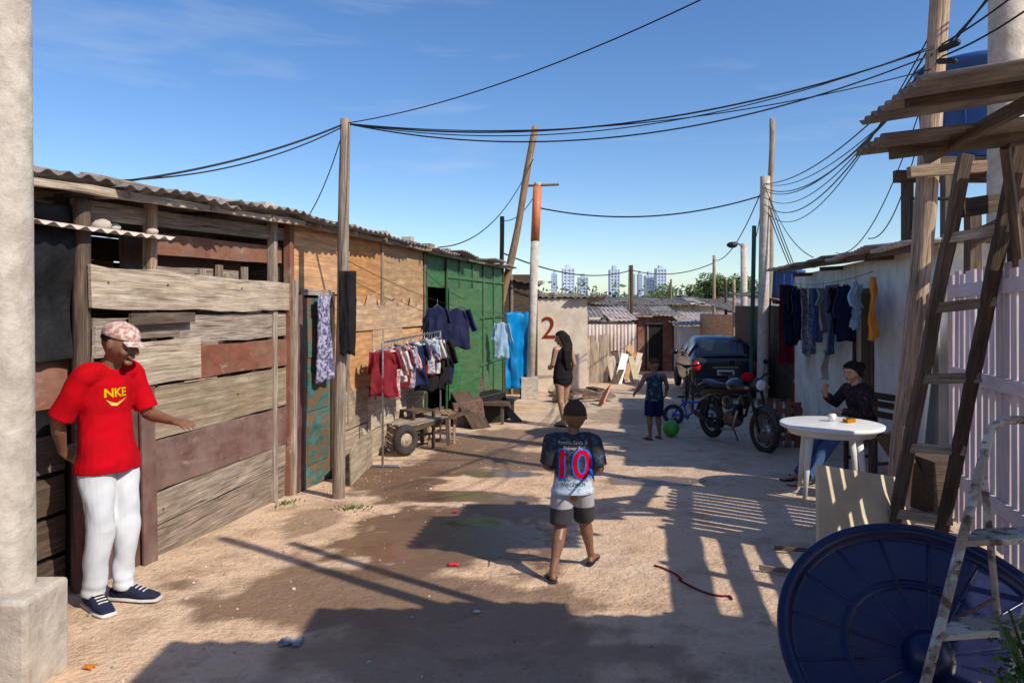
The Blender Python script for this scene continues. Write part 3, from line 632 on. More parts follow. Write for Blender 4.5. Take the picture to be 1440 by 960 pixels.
# ---------------------------------------------------------------- background huts
def hut(name,x0,x1,y,dy,zt,wm,rm,rise=.1,slant=0,over=.3,door=None,z0=None):
    e=empty(name);mb=MB();z0=g(y)-.2 if z0 is None else z0
    mb.beam((x0,y,(z0+zt)/2),(x1,y,(z0+zt)/2),zt-z0,.06,wm)
    mb.beam((x0,y+.04,(z0+zt)/2),(x0,y+dy,(z0+zt)/2),zt-z0,.06,wm);mb.beam((x1,y+.04,(z0+zt)/2),(x1,y+dy,(z0+zt)/2),zt-z0,.06,wm)
    if door:
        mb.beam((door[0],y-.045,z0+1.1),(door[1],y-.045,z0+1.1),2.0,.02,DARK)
        mb.beam((door[0],y-.06,z0+2.13),(door[1],y-.06,z0+2.13),.07,.03,W_GREY)
    if not name.startswith('plaster'):
        for k in range(int((x1-x0)/.8)): mb.beam((x0+.4+.8*k,y-.05,z0),(x0+.4+.8*k,y-.05,zt),.06,.03,W_GREY,up=(1,0,0),rough=.01)
    mb.build('walls',e);mb=MB()
    x=x0-over
    while x<x1+over-.3:
        zz=zt+.04+slant*(x-x0)+R.uniform(-.01,.06)
        mb.corr((x,y-over+R.uniform(-.1,.1),zz),(1,0,slant),(0,1,rise),1.1,dy+over,rm if R.random()<.7 else ZINC,.17,.02,.01,.08);x+=1.04
    for k in range(5):
        xx=R.uniform(x0,x1);mb.box((xx,y+.3,zt+.12+slant*(xx-x0)),R.uniform(.1,.4),.1,.04,R.choice([CONC,W_GREY,W_DARK]),ax=(1,R.uniform(-.5,.5),R.uniform(-.1,.1)))
    mb.build('roof',e);return e
hut('plaster_shack',.70,2.05,20.3,5,1.95,TAUPE,ROOF,-.02,-.02,.15)
hut('timber_shack',-1.2,.62,18.9,5,2.55,W_DARK,ROOF,.02,-.18,.15)
hut('metal_shack',2.9,4.6,28,4,1.15,ZINC,ROOF,.12)
hut('timber_shack',5.1,6.5,30,4,1.3,W_RED,ROOF,.1,door=(5.4,6.1))
hut('timber_shack',4.2,9.5,35,6,1.75,W_GREY,ROOF,.06,0,.4)
hut('timber_shack',2.0,4.8,37,6,1.9,PLY2,ROOF,.04,0,.4)
hut('plaster_shack',6.6,8.6,29,4,.95,WHITEB,ZINC,.12)
hut('timber_shack',7.4,11,24,5,1.45,PLY,ROOF,.1)
hut('timber_shack',6.3,9.5,16.3,4.5,1.75,W_DARK,ROOF,.06,.0,.3)
hut('timber_shack',10,16,38,8,1.6,W_GREY,ROOF,.06);hut('plaster_shack',-6,1.5,32,8,1.9,TAUPE,ROOF,.04)
mb=MB()
for k in range(5): mb.beam((6.25+.28*k,16.15,-.5),(6.27+.28*k,16.12,1.1+R.uniform(-.1,.3)),.24,.02,[REDP,W_GREY,W_RED,W_DARK,W_LIGHT][k],up=(1,0,0),rough=.01)
mb.build('board_gate')
mb=MB()
mb.corr((2.55,26,-1.1),(1,.1,0),(0,0,1),1.85,2.2,ZINC,.13,.025,.006,.01);mb.build('corrugated_fence')
mb=MB()
for k in range(7): x=1.98+.1*k*1.6;mb.beam((x,22.6+.1*k,-1),(x+.02,22.6+.1*k,.75+R.uniform(-.15,.15)),.14,.02,R.choice([W_LIGHT,W_GREY,W_PLYG]),up=(1,0,0),rough=.01)
mb.build('plank_fence')
mb=MB()
for i in range(14):
    x=R.uniform(2.3,4.2);y=R.uniform(22.5,24.5);mb.beam((x,y,g(y)),(x+R.uniform(-.2,.6),y+.7,g(y)+R.uniform(.4,1.1)),R.uniform(.12,.4),.03,R.choice([WHITEB,W_LIGHT,PLY,W_GREY,CREAM,W_DARK]),up=(1,0,0),rough=.01)
mb.build('scrap_board_pile')
mb=MB()
for i in range(22):
    x=R.uniform(1.1,2.2);y=R.uniform(16.5,19);a=R.uniform(0,3);mb.box((x,y,g(y)+R.uniform(.03,.15)),R.uniform(.1,.35),R.uniform(.05,.25),R.uniform(.015,.04),R.choice([W_DARK,W_GREY,RUST,W_DARK]),ax=(math.cos(a),math.sin(a),R.uniform(-.2,.2)))
mb.build('scrap_pile')
def text(body,name,size,loc,rot,m,parent=None,ext=.002,font_off=0):
    cu=bpy.data.curves.new(name,'FONT');cu.body=body;cu.size=size;cu.extrude=ext;cu.align_x='CENTER';cu.align_y='CENTER';cu.offset=font_off
    ob=bpy.data.objects.new(name,cu);sc.collection.objects.link(ob)
    dg=bpy.context.evaluated_depsgraph_get();me=bpy.data.meshes.new_from_object(ob.evaluated_get(dg));M=Matrix.LocRotScale(V(loc),Euler(rot),None)
    me.transform(M);bpy.data.objects.remove(ob);o2=bpy.data.objects.new(name,me);sc.collection.objects.link(o2);me.materials.clear();me.materials.append(m)
    if parent: o2.parent=parent
    return o2
text('2','painted_number',.85,(1.00,20.255,1.12),(math.pi/2,0,0),REDP,None,.004)
mb=MB();mb.sheet(lambda a,b:V((-.15+a*.60+.05*NOI((a*5,b*2,0)),17.3+.5*a+.10*math.sin(a*9+b*3)*(1-b*.5)+.08*NOI((a*4,b*5,2)),-.2+b*1.80+.05*NOI((a*5,8,0)))),40,24,TARPB,.006);mb.build('blue_tarp')
mb=MB();mb.beam((1.9,15.9,-.4),(2.1,16.2,-.05),.4,.03,ORANGE,up=(0,1,0));mb.build('orange_board')
# ---------------------------------------------------------------- trees, hills, city
TRUNK=mat('bark',(.14,.1,.07),None,(1,1,1),8)
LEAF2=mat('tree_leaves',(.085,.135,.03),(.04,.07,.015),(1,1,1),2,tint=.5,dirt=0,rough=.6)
LEAF3=mat('distant_leaves',(.085,.12,.065),(.045,.07,.045),(1,1,1),.4,tint=.4,dirt=0,rough=.8)
def leaves(mb,c,r,n,s,m):
    for i in range(n):
        while 1:
            q=V((R.uniform(-1,1),R.uniform(-1,1),R.uniform(-1,1)))
            if .35<q.length<1: break
        p=V(c)+V((q.x*r[0],q.y*r[1],q.z*r[2]));d=V((R.gauss(0,1),R.gauss(0,1),R.gauss(0,.8))).normalized();u=d.orthogonal().normalized();l=s*R.uniform(.6,1.4)
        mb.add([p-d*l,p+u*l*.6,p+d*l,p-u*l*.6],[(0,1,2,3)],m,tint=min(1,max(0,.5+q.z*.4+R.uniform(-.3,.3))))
def tree(name,x,y,h,cr,nc,nl,ls):
    e=empty(name);z=g(y);mb=MB();mb.tube([(x,y,z),(x+.1,y,z+h*.45),(x,y,z+h*.7)],[h*.035,h*.025,h*.012],TRUNK,10,flat=True);cl=[]
    for i in range(nc):
        a=R.uniform(0,6.28);rr=R.uniform(.2,1)*cr;p=V((x+math.cos(a)*rr,y+math.sin(a)*rr,z+h*R.uniform(.5,.93)));cl.append(p)
        mb.tube([(x,y,z+h*.4),V((x,y,z+h*.5)).lerp(p,.6),p],[h*.015,h*.01,.02],TRUNK,6,flat=True)
    mb.build('trunk',e);mb=MB()
    for p in cl: q=R.uniform(.3,.5)*cr;leaves(mb,p,(q,q,q*.7),nl,ls,LEAF2)
    mb.build('foliage',e)
tree('tree',12.8,44,5.4,1.7,14,220,.10);tree('tree',16.5,48,4.2,2.2,11,200,.11);tree('tree',10.4,46,4.4,1.6,11,180,.10);tree('tree',14.6,52,4.9,2.0,11,180,.11)
mb=MB()
for i in range(210):
    x=R.uniform(2,44);y=R.uniform(75,120);h=R.uniform(3.0,5.6)+(1.2 if x>22 else 0)
    leaves(mb,(x,y,h*.4-1),(R.uniform(1.5,3),2,h*.6),90,.34,LEAF3)
mb.build('distant_trees')
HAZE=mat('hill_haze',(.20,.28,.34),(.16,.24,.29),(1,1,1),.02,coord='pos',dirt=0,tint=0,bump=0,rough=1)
vs=[];fs=[]
for i in range(121):
    x=-1800+30*i;h=24+14*NOI((i*.09,0,0))+3*NOI((i*.7,2,0));vs+=[(x,1700,-6),(x,1900,h)]
for i in range(120): fs.append((2*i,2*i+2,2*i+3,2*i+1))
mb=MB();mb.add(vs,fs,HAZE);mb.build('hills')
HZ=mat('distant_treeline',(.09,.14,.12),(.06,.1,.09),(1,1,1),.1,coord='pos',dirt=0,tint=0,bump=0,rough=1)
mb=MB();vs=[];fs=[]
for i in range(401):
    x=-300+2.5*i;h=5+3.5*NOI((i*.23,0,0))+1.6*NOI((i*.9,2,0));vs+=[(x,420,-3),(x,430,h)]
for i in range(400): fs.append((2*i,2*i+2,2*i+3,2*i+1))
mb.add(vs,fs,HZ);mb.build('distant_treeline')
TW=mat('tower_wall_hazed',(.48,.57,.68),(.44,.53,.64),(1,1,1),.05,coord='pos',dirt=0,tint=.10,bump=0);TWD=mat('tower_glass_hazed',(.38,.48,.61),None,(1,1,1),.3,coord='pos',dirt=0,tint=.08,bump=0)  # distance haze is painted into the wall and glass colours
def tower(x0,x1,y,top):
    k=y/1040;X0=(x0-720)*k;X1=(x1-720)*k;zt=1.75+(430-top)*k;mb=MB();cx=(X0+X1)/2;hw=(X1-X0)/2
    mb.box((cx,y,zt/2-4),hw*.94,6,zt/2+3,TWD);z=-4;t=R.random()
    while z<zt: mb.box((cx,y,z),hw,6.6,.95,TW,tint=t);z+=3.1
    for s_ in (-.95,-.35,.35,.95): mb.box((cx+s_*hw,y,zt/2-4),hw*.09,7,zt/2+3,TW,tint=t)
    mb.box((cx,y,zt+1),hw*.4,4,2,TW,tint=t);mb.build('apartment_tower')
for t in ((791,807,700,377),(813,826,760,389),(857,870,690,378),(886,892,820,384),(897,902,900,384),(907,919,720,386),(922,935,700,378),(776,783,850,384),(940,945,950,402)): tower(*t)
# ---------------------------------------------------------------- garments
def garment(name,c,wd,w_,h,m,kind='shirt',parent=None,hang=True,fold=1.0):
    c=V(c);wd=V(wd).normalized();nn=wd.cross(V((0,0,1)));sd=R.uniform(0,60);mb=MB()
    def bodyf(a,b,side):
        x=(a-.5)*2
        hw=w_/2*(1.0+.10*b*(1 if kind!='trouser' else -.3)+.16*NOI((b*2.5,sd,2))+.05*NOI((b*9,sd,2)))
        if kind=='shirt' and b<.1: hw*=.78+2.2*b
        fo=.018*math.sin(x*5+sd+b*2.5+2*NOI((b*2,sd,4)))*(.3+b)*fold+.04*NOI((a*2.5+sd,b*2.5,0))+.012*NOI((a*8,b*8,sd))
        z=-b*h*(1+.10*NOI((a*3,sd,11)))-(.04*w_*abs(x)*4*(1-b) if kind=='shirt' else 0)
        return c+wd*(x*hw+.05*w_*NOI((b*2,sd,20)))+V((0,0,z))+nn*(side*.02*math.cos(x*1.4)+fo)
    for sgn in (1,-1): mb.sheet(lambda a,b:bodyf(a,b,sgn),24,20,m,.003,tint=.5)
    if kind=='shirt':
        for sg in (-1,1):
            sw=R.uniform(.15,.45);sl_=R.uniform(.36,.6)
            def sl(a,b,sg=sg):
                root=c+wd*(sg*w_*.42)+V((0,0,-.05*h))
                d=(wd*sg*sw+V((0,0,-1))).normalized();p=d.cross(nn)
                return root+d*(b*h*sl_)+p*((a-.5)*w_*.30*(1-.2*b))+nn*(.03*math.sin(a*6.28)+.02*math.sin(b*6+sd))
            mb.sheet(sl,12,10,m,.003,tint=.5)
        if hang:
            mb.tube([c+V((0,0,.10)),c+V((0,0,.02)),c+wd*w_*.38-V((0,0,.05))],.004,STEEL,6);mb.tube([c+V((0,0,.02)),c-wd*w_*.38-V((0,0,.05))],.004,STEEL,6)
    mb.build(name,parent)
garment('hanging_dress',Lw(7.74,.14,1.86),SD,.32,.88,C_LAV,'trouser')
garment('hanging_trousers',(-1.555,7.0,2.08),(1,.3,0),.16,.80,C_BLACK,'trouser',fold=.4)
rk=empty('clothes_rack');mb=MB();a=Lw(8.75,.38,1.32);b=Lw(10.9,.42,1.38)
mb.tube([a,b],.012,STEEL,8)
for p in (a,b): mb.tube([p,V((p.x,p.y,g(p.y)))],.014,STEEL,8);mb.tube([V((p.x-.2,p.y,g(p.y)+.02)),V((p.x+.2,p.y,g(p.y)+.02))],.014,STEEL,8)
mb.build('frame',rk)
cols=[C_DRED,C_PKW,C_WHITE,C_DRED,C_MIX,C_GREY,C_PRED,C_PKW,C_NAVY,C_DRED,C_WHITE,C_MIX,C_DRED,C_LBLUE,C_WHITE,C_BLACK,C_BLACK,C_WHITE,C_BLACK,C_NAVY]
for i,m in enumerate(cols):
    t=(i+.5)/len(cols);big_=i>=15;p=a.lerp(b,t+R.uniform(-.012,.012))-V((0,0,.07+R.uniform(0,.05)));garment('hanging_shirt',p,SN*.9+SD*R.uniform(-.3,1.0),R.uniform(.24,.4),.68 if big_ else R.uniform(.36,.66),m)
garment('hanging_shirt',Lw(12.0,.35,1.72),SD*.5+SN,.40,.66,C_NAVY);garment('hanging_shirt',Lw(11.3,.25,1.75),SD*.6+SN,.26,.6,C_NAVY)
garment('hanging_shirt',Lw(15.4,.35,1.42),SD*.6+SN,.28,.75,C_LBLUE)
wire(Lw(8.3,.15,2.25),Lw(15.4,.35,1.6),.15,.004,'clothes_line');wire(Lw(11.0,.1,2.3),Lw(12.4,.4,1.85),.05,.004,'clothes_line')
RL0=Rw(7.9,.45,2.12);RL1=Rw(13.9,.40,2.22);wire(RL0,RL1,.10,.004,'clothes_line')
ites=[(.0,C_ORG,.26,.66,'trouser'),(.12,C_LBLUE,.36,.55,'shirt'),(.20,C_NAVY,.38,.7,'shirt'),(.27,C_BLACK,.38,.62,'shirt'),(.34,C_JEAN,.34,.9,'trouser'),(.42,C_GREY,.4,.6,'shirt'),(.49,C_JEAN,.36,.8,'trouser'),(.56,C_MIX,.4,1.0,'trouser'),(.64,C_MIX,.4,1.05,'trouser'),(.72,C_NAVY,.4,.9,'shirt'),(.8,C_BLACK,.4,.9,'shirt'),(.88,C_NAVY,.4,1.1,'trouser'),(.97,C_DRED,.5,1.45,'trouser')]
for (t,m,w_,h,k) in ites:
    p=RL0.lerp(RL1,t)-V((0,0,.06+.4*t*(1-t)));garment('hanging_'+('trousers' if k=='trouser' else 'shirt'),p,SD+SN*R.uniform(.2,.9),w_,h,m,k)
garment('hanging_towel',Rw(10.0,.5,1.15),SD+SN*.5,.3,.4,C_WHITE,'trouser')
# ---------------------------------------------------------------- left clutter
def torus(mb,c,ax,Rr,r,m,n=36,k=10):
    ax=V(ax).normalized();u=ax.orthogonal().normalized();v=ax.cross(u)
    mb.tube([V(c)+u*Rr*math.cos(2*math.pi*i/n)+v*Rr*math.sin(2*math.pi*i/n) for i in range(n)],r,m,k,closed=True)
def wheel(mb,c,ax,Rr,r,spokes=0,hubm=None,disc=False):
    c=V(c);ax=V(ax).normalized();u=ax.orthogonal().normalized();v=ax.cross(u)
    torus(mb,c,ax,Rr-r,r,RUBBER);torus(mb,c,ax,Rr-2*r-.006,.010,hubm or STEEL,36,6)
    mb.tube([c-ax*.035,c+ax*.035],.03,hubm or STEEL,12,flat=True)
    if disc: mb.tube([c-ax*r*.5,c+ax*r*.5],Rr-2*r,hubm or STEEL,24,flat=True)
    for i in range(spokes):
        t=2*math.pi*i/spokes;mb.tube([c+ax*(.02 if i%2 else -.02),c+(u*math.cos(t)+v*math.sin(t))*(Rr-2*r)],.003,STEEL,5,flat=True)
e=empty('hand_cart');mb=MB();wc_=V((-1.37,9.5,g(9.5)+.2));wheel(mb,wc_,(.75,-.66,0),.2,.055,0,W_LIGHT,True);wheel(mb,wc_+V((-.45,.4,0)),(.75,-.66,0),.2,.055,0,W_LIGHT,True)
mb.build('wheels',e);mb=MB();mb.tube([wc_,wc_+V((-.45,.4,0))],.015,RUST,8)
for k in range(4): mb.beam(wc_+V((-.05-.1*k,.1+.09*k,.16)),wc_+V((.45-.1*k,.7+.09*k,.2)),.10,.02,W_GREY,up=(-.7,.6,0),rough=.004)
for o in (V((0,.06,.1)),V((-.4,.42,.1))): mb.beam(wc_+o,wc_+o+V((.75,1.0,.12)),.05,.04,W_DARK,rough=.004)
mb.beam(wc_+V((.5,.62,-.18)),wc_+V((.48,.6,.2)),.05,.04,W_DARK,up=(1,0,0));mb.beam(wc_+V((.1,1.0,-.2)),wc_+V((.1,.98,.2)),.05,.04,W_DARK,up=(1,0,0));mb.build('platform',e)
def chair(name,c,f,m,sh_=.45,w_=.38,bh=.45):
    e=empty(name);c=V(c);f=V(f).normalized();r=V((f.y,-f.x,0));mb=MB();U=V((0,0,1))
    for a in (-1,1):
        for b in (-1,1): 
            p=c+r*a*w_*.45+f*b*w_*.45;mb.beam(p,p+U*(sh_+(bh if b<0 else 0)),.04,.035,m,up=r,rough=.003)
    for k in range(4): q=c+f*(k-1.5)*w_*.26+U*(sh_+.012);mb.beam(q-r*w_*.5,q+r*w_*.5,.09,.02,m,up=f,rough=.002)
    if bh:
        for zz in (.5,.75,.95): q=c-f*w_*.45+U*(sh_+bh*zz)+f*.02;mb.beam(q-r*w_*.5,q+r*w_*.5,.07,.02,m,rough=.002)
    for a in (-1,1): mb.beam(c+r*a*w_*.45-f*w_*.4+U*.2,c+r*a*w_*.45+f*w_*.4+U*.2,.03,.02,m)
    mb.build('frame',e)
chair('wooden_stool',(-1.05,10.7,g(10.7)),(1,.3,0),W_POLE,.42,.4,0);chair('wooden_stool',(-1.3,10.2,g(10.2)),(.8,.6,0),W_DARK,.5,.35,0)
mb=MB()
for (x,y,z,hx,hy,hz,m,a) in ((-.75,12.6,.22,.25,.2,.22,RUST,.2),(-.45,13.2,.25,.3,.22,.25,BLACKP,.5),(-.85,13.3,.5,.3,.2,.25,W_DARK,.9),(-.3,13.9,.15,.3,.25,.18,W_DARK,1.2)):
    mb.box((x,y,g(y)+z),hx,hy,hz,m,ax=(math.cos(a),math.sin(a),.15))
mb.beam((-.5,12.2,g(12)),(-.9,12.7,g(12)+.55),.4,.02,W_DARK,up=(1,1,0));mb.beam((.1,13,g(13)+.02),(-.5,14,g(13)+.5),.2,.03,W_DARK,up=(1,1,0))
mb.build('scrap_crates',None,.01)
mb=MB();mb.beam(Lw(12.9,.75,g(13)+.35),Lw(13.9,.75,g(13)+.35),.05,.5,W_DARK);
for yy in (12.95,13.85): mb.beam(Lw(yy,.9,g(13)),Lw(yy,.9,g(13)+.34),.05,.05,W_DARK,up=SD)
mb.build('low_table')
# ---------------------------------------------------------------- table + chair right
e=empty('plastic_table');c=V((3.13,7.25,g(7.25)));mb=MB()
mb.tube([c+V((0,0,.655)),c+V((0,0,.665)),c+V((0,0,.695)),c+V((0,0,.70))],[.455,.475,.48,.465],WPLAS,48,flat=True)
mb.tube([c+V((0,0,.60)),c+V((0,0,.66))],[.40,.41],WPLAS,40,flat=True)
for k in range(4):
    a=k*math.pi/2+.5;d=V((math.cos(a),math.sin(a),0));mb.tube([c+d*.38,c+d*.34+V((0,0,.35)),c+d*.30+V((0,0,.62))],[(.022,.016),(.030,.018),(.04,.02)],WPLAS,10,flat=True)
mb.build('top_and_legs',e)
mb=MB();q=c+V((.05,.05,.703));p=q+V((0,.05,0))
mb.tube([p,p+V((0,0,.07)),p+V((0,0,.072)),p+V((0,0,.01))],[.032,.038,.033,.028],WPLAS,20,flat=True);mb.tube([p+V((.036,0,.015)),p+V((.06,0,.03)),p+V((.036,0,.055))],.005,WPLAS,6);mb.build('coffee_cup')
mb=MB();p=q+V((.14,-.02,0));mb.box(p+V((0,0,.017)),.05,.035,.016,C_ORG,ax=(1,.3,0));mb.box(p+V((.02,.01,.037)),.035,.025,.003,LEAF,ax=(1,.1,0));mb.build('snack_box')
# low slatted red crate against the wall, behind the table
mb=MB()
for k in range(4): mb.beam((3.55+.13*k,10.2,g(10.2)),(3.55+.13*k,10.2,g(10.2)+.62),.09,.02,W_RED,up=(1,0,0),rough=.006)
for zz in (.12,.5): mb.beam((3.5,10.225,g(10.2)+zz),(4.02,10.225,g(10.2)+zz),.07,.02,W_RED)
for k in range(4): mb.beam((3.55+.13*k,10.55,g(10.2)),(3.55+.13*k,10.55,g(10.2)+.62),.09,.02,W_RED,up=(1,0,0),rough=.006)
for x in (3.51,3.99): mb.beam((x,10.2,g(10.2)+.3),(x,10.56,g(10.2)+.3),.5,.02,W_RED)
mb.build('slatted_crate')
chair('wooden_chair',(3.93,8.05,g(8.05)),(-.96,-.25,0),W_DARK,.45,.42,.45)
mb=MB();mb.beam((3.85,6.7,-.1),(3.5,6.95,.55),.5,.02,W_DARK,up=(0,1,0));mb.box((3.9,6.6,.15),.25,.2,.25,W_DARK);mb.build('scrap_crates')
# ---------------------------------------------------------------- car
CARP=mat('car_paint',(.012,.016,.03),(.010,.013,.025),(1,1,1),3,rough=.22,spec=.6,bump=0,dirt=.35,dcol=(.12,.10,.08),coord='pos',tint=0)
GLASS=mat('car_glass',(.015,.02,.025),None,rough=.08,spec=.7,bump=0,dirt=.1,dcol=(.1,.1,.1),coord='pos',tint=0)
TAIL=mat('tail_light',(.45,.015,.015),None,rough=.2,spec=.6,bump=0,dirt=0,coord='pos',tint=0)
def car():
    e=empty('parked_car');f=V((.11,1,0)).normalized();r=V((f.y,-f.x,0));o=V((5.08,17.6,g(18.6)+.0));U=V((0,0,1))
    P=lambda x,y,z:o+r*x+f*y+U*z
    st=[(0,.40,.90,.92,.74,.70),(.06,.28,.95,.97,.80,.72),(.30,.25,.96,1.10,.82,.66),(.75,.24,.97,1.40,.83,.60),(1.2,.22,.97,1.47,.83,.58),(1.9,.22,.96,1.46,.83,.58),(2.4,.22,.95,1.30,.83,.60),(2.85,.22,.93,.98,.82,.68),(3.4,.22,.85,.88,.81,.68),(3.75,.26,.72,.74,.76,.62),(3.9,.36,.60,.62,.66,.55)]
    vs=[];n=0
    for (y,zb,zw,zt,w1,w2) in st:
        half=[(0,zb),(w1*.85,zb),(w1*.96,zb+.08),(w1,(zb+zw)/2),(w1*.985,zw-.04),(w1*.95,zw),(w2+(w1*.95-w2)*.35,zw+(zt-zw)*.65),(w2,zt-.02*(zt-zw>.1)),(w2*.85,zt+.02*(zt-zw>.1)),(0,zt+.035*(zt-zw>.1))]
        ring=[P(x,y,z) for x,z in half]+[P(-x,y,z) for x,z in half[-2:0:-1]]
        n=len(ring);vs+=ring
    fs=[]
    for i in range(len(st)-1):
        for q in range(n): fs.append((i*n+q,(i+1)*n+q,(i+1)*n+(q+1)%n,i*n+(q+1)%n))
    fs.append(tuple(range(n)));fs.append(tuple(reversed([(len(st)-1)*n+q for q in range(n)])))
    mb=MB();mb.add(vs,fs,CARP,smooth=True);ob=mb.build('body',e);ob.modifiers.new('s','SUBSURF').levels=2;ob.modifiers['s'].render_levels=2
    mb=MB()
    mb.sheet(lambda a,b:P((a-.5)*2*(.66-.12*b),.13+.56*b-.02,1.02+.35*b+.02*math.cos((a-.5)*3)),12,6,GLASS,.01)
    for s_ in (-1,1):
        mb.sheet(lambda a,b:P(s_*(.80-.20*b),.62+a*.75-.1*b,1.0+.34*b),6,4,GLASS,.01);mb.sheet(lambda a,b:P(s_*(.80-.20*b),1.45+a*(1.1-.45*b),1.0+.34*b),6,4,GLASS,.01)
    mb.build('windows',e)
    mb=MB()
    for s_ in (-1,1):
        mb.ell(P(s_*.68,.0,.80),(.11,.07,.13),TAIL,X=r,Y=f)
    mb.build('tail_lights',e)
    mb=MB();mb.beam(P(-.72,-.03,.42),P(.72,-.03,.42),.22,.12,CARP);mb.beam(P(-.8,-.02,.29),P(.8,-.02,.29),.06,.1,BLACKP)
    mb.build('bumper',e,.03);mb=MB();mb.beam(P(-.2,-.035,.66),P(.2,-.035,.66),.13,.012,WHITEB);mb.beam(P(-.16,-.045,.65),P(.16,-.045,.65),.05,.004,BLACKP);mb.beam(P(-.3,-.0,.78),P(.3,-.0,.78),.03,.03,STEEL);mb.build('number_plate',e)
    mb=MB()
    for y in (.62,3.15):
        for s_ in (-1,1): wheel(mb,P(s_*.76,y,.29),r,.30,.085,0,STEEL,True)
    mb.build('wheels',e);mb=MB()
    for s_ in (-1,1): mb.ell(P(s_*.93,2.45,1.0),(.1,.06,.07),CARP,X=r,Y=f)
    mb.build('mirrors',e)
car()
# ---------------------------------------------------------------- motorcycle
MBK=mat('moto_paint',(.015,.016,.02),None,rough=.25,spec=.6,bump=0,dirt=.2,dcol=(.1,.08,.07),coord='pos',tint=0)
def moto():
    e=empty('motorcycle');F=V((3.36,9.85,0));B=V((2.98,11.05,0));f=(F-B).normalized();r=V((f.y,-f.x,0));U=V((0,0,1));o=B.copy();o.z=g(10.6)
    P=lambda x,y,z:o+r*x+f*y+U*z
    mb=MB();wheel(mb,P(0,0,.30),r,.30,.05,24);wheel(mb,P(0,1.26,.30),r,.30,.04,24);
    mb.tube([P(.0,0,.3),P(.08,0,.3)],.075,STEEL,20,flat=True);mb.tube([P(-.05,1.26,.3),P(.0,1.26,.3)],.11,STEEL,20,flat=True);mb.build('wheels',e)
    mb=MB()
    for s_ in (-1,1):
        mb.tube([P(s_*.09,1.26,.3),P(s_*.09,1.05,.86)],.022,BLACKP,10);mb.tube([P(s_*.11,0,.3),P(s_*.11,.12,.62)],.028,BLACKP,10)
        mb.tube([P(s_*.09,0,.3),P(s_*.08,.45,.34)],.02,BLACKP,8);mb.tube([P(s_*.09,.15,.66),P(s_*.07,.9,.80)],.016,BLACKP,8)
    mb.tube([P(0,1.02,.9),P(0,.85,.45),P(0,.5,.28)],.02,BLACKP,8)
    hb=[P(-.36,.86,1.02),P(-.22,.95,1.0),P(-.08,1.0,.93),P(.08,1.0,.93),P(.22,.95,1.0),P(.36,.86,1.02)];mb.tube(hb,.012,BLACKP,8)
    for s_ in (-1,1):
        mb.tube([P(s_*.26,.93,1.01),P(s_*.37,.85,1.02)],.018,RUBBER,8);mb.tube([P(s_*.2,.96,1.0),P(s_*.26,.93,1.16)],.006,BLACKP,6);mb.ell(P(s_*.28,.92,1.19),(.055,.015,.035),BLACKP,X=r,Y=f)
        mb.tube([P(s_*.24,.95,1.0),P(s_*.34,.95,.99)],.005,STEEL,6);mb.ell(P(s_*.16,1.1,.86),(.03,.04,.025),ORANGE,X=r,Y=f)
    mb.build('frame',e)
    mb=MB()
    mb.ell(P(0,.68,.83),(.13,.25,.12),MBK,X=r,Y=f);mb.tube([P(0,.48,.80),P(0,.2,.80),P(0,-.12,.84)],[(.11,.05),(.12,.045),(.09,.03)],BLACKP,14,ref=r)
    mb.tube([P(0,-.1,.80),P(0,-.28,.76),P(0,-.38,.64)],[(.08,.03),(.07,.025),(.06,.015)],MBK,12,ref=r)
    for (yc,R_,a0,a1) in ((1.26,.34,.1,2.3),(0,.34,.9,2.9)):
        mb.sheet(lambda a,b:P((b-.5)*.12,yc+R_*math.cos(a0+a*(a1-a0)),.3+(R_-.25*abs(b-.5)**2)*math.sin(a0+a*(a1-a0))),20,6,MBK,.005)
    mb.ell(P(0,1.14,.90),(.10,.06,.10),MBK,X=r,Y=f);mb.ell(P(0,1.19,.90),(.075,.03,.075),WPLAS,X=r,Y=f);mb.ell(P(.14,.62,.6),(.03,.14,.1),MBK,X=r,Y=f);mb.ell(P(-.14,.62,.6),(.03,.14,.1),MBK,X=r,Y=f)
    mb.ell(P(.0,.9,.98),(.09,.09,.07),C_PRED,X=r,Y=f)
    mb.build('tank_seat_fenders',e)
    mb=MB();mb.ell(P(0,.55,.36),(.13,.17,.12),RUST,X=r,Y=f)
    for k in range(6): mb.tube([P(0,.66,.44+.025*k),P(0,.661,.45+.025*k)],.085-.004*k,BLACKP,16,flat=True)
    mb.tube([P(.09,.78,.5),P(.12,.72,.25),P(.13,.4,.2)],.02,STEEL,10);mb.tube([P(.13,.42,.2),P(.16,-.2,.36)],.04,BLACKP,12);mb.tube([P(-.08,.4,.27),P(-.22,.35,.0)],.01,BLACKP,6);mb.tube([P(-.2,.35,.25),P(.2,.35,.25)],.012,BLACKP,6)
    mb.build('engine',e)
moto()
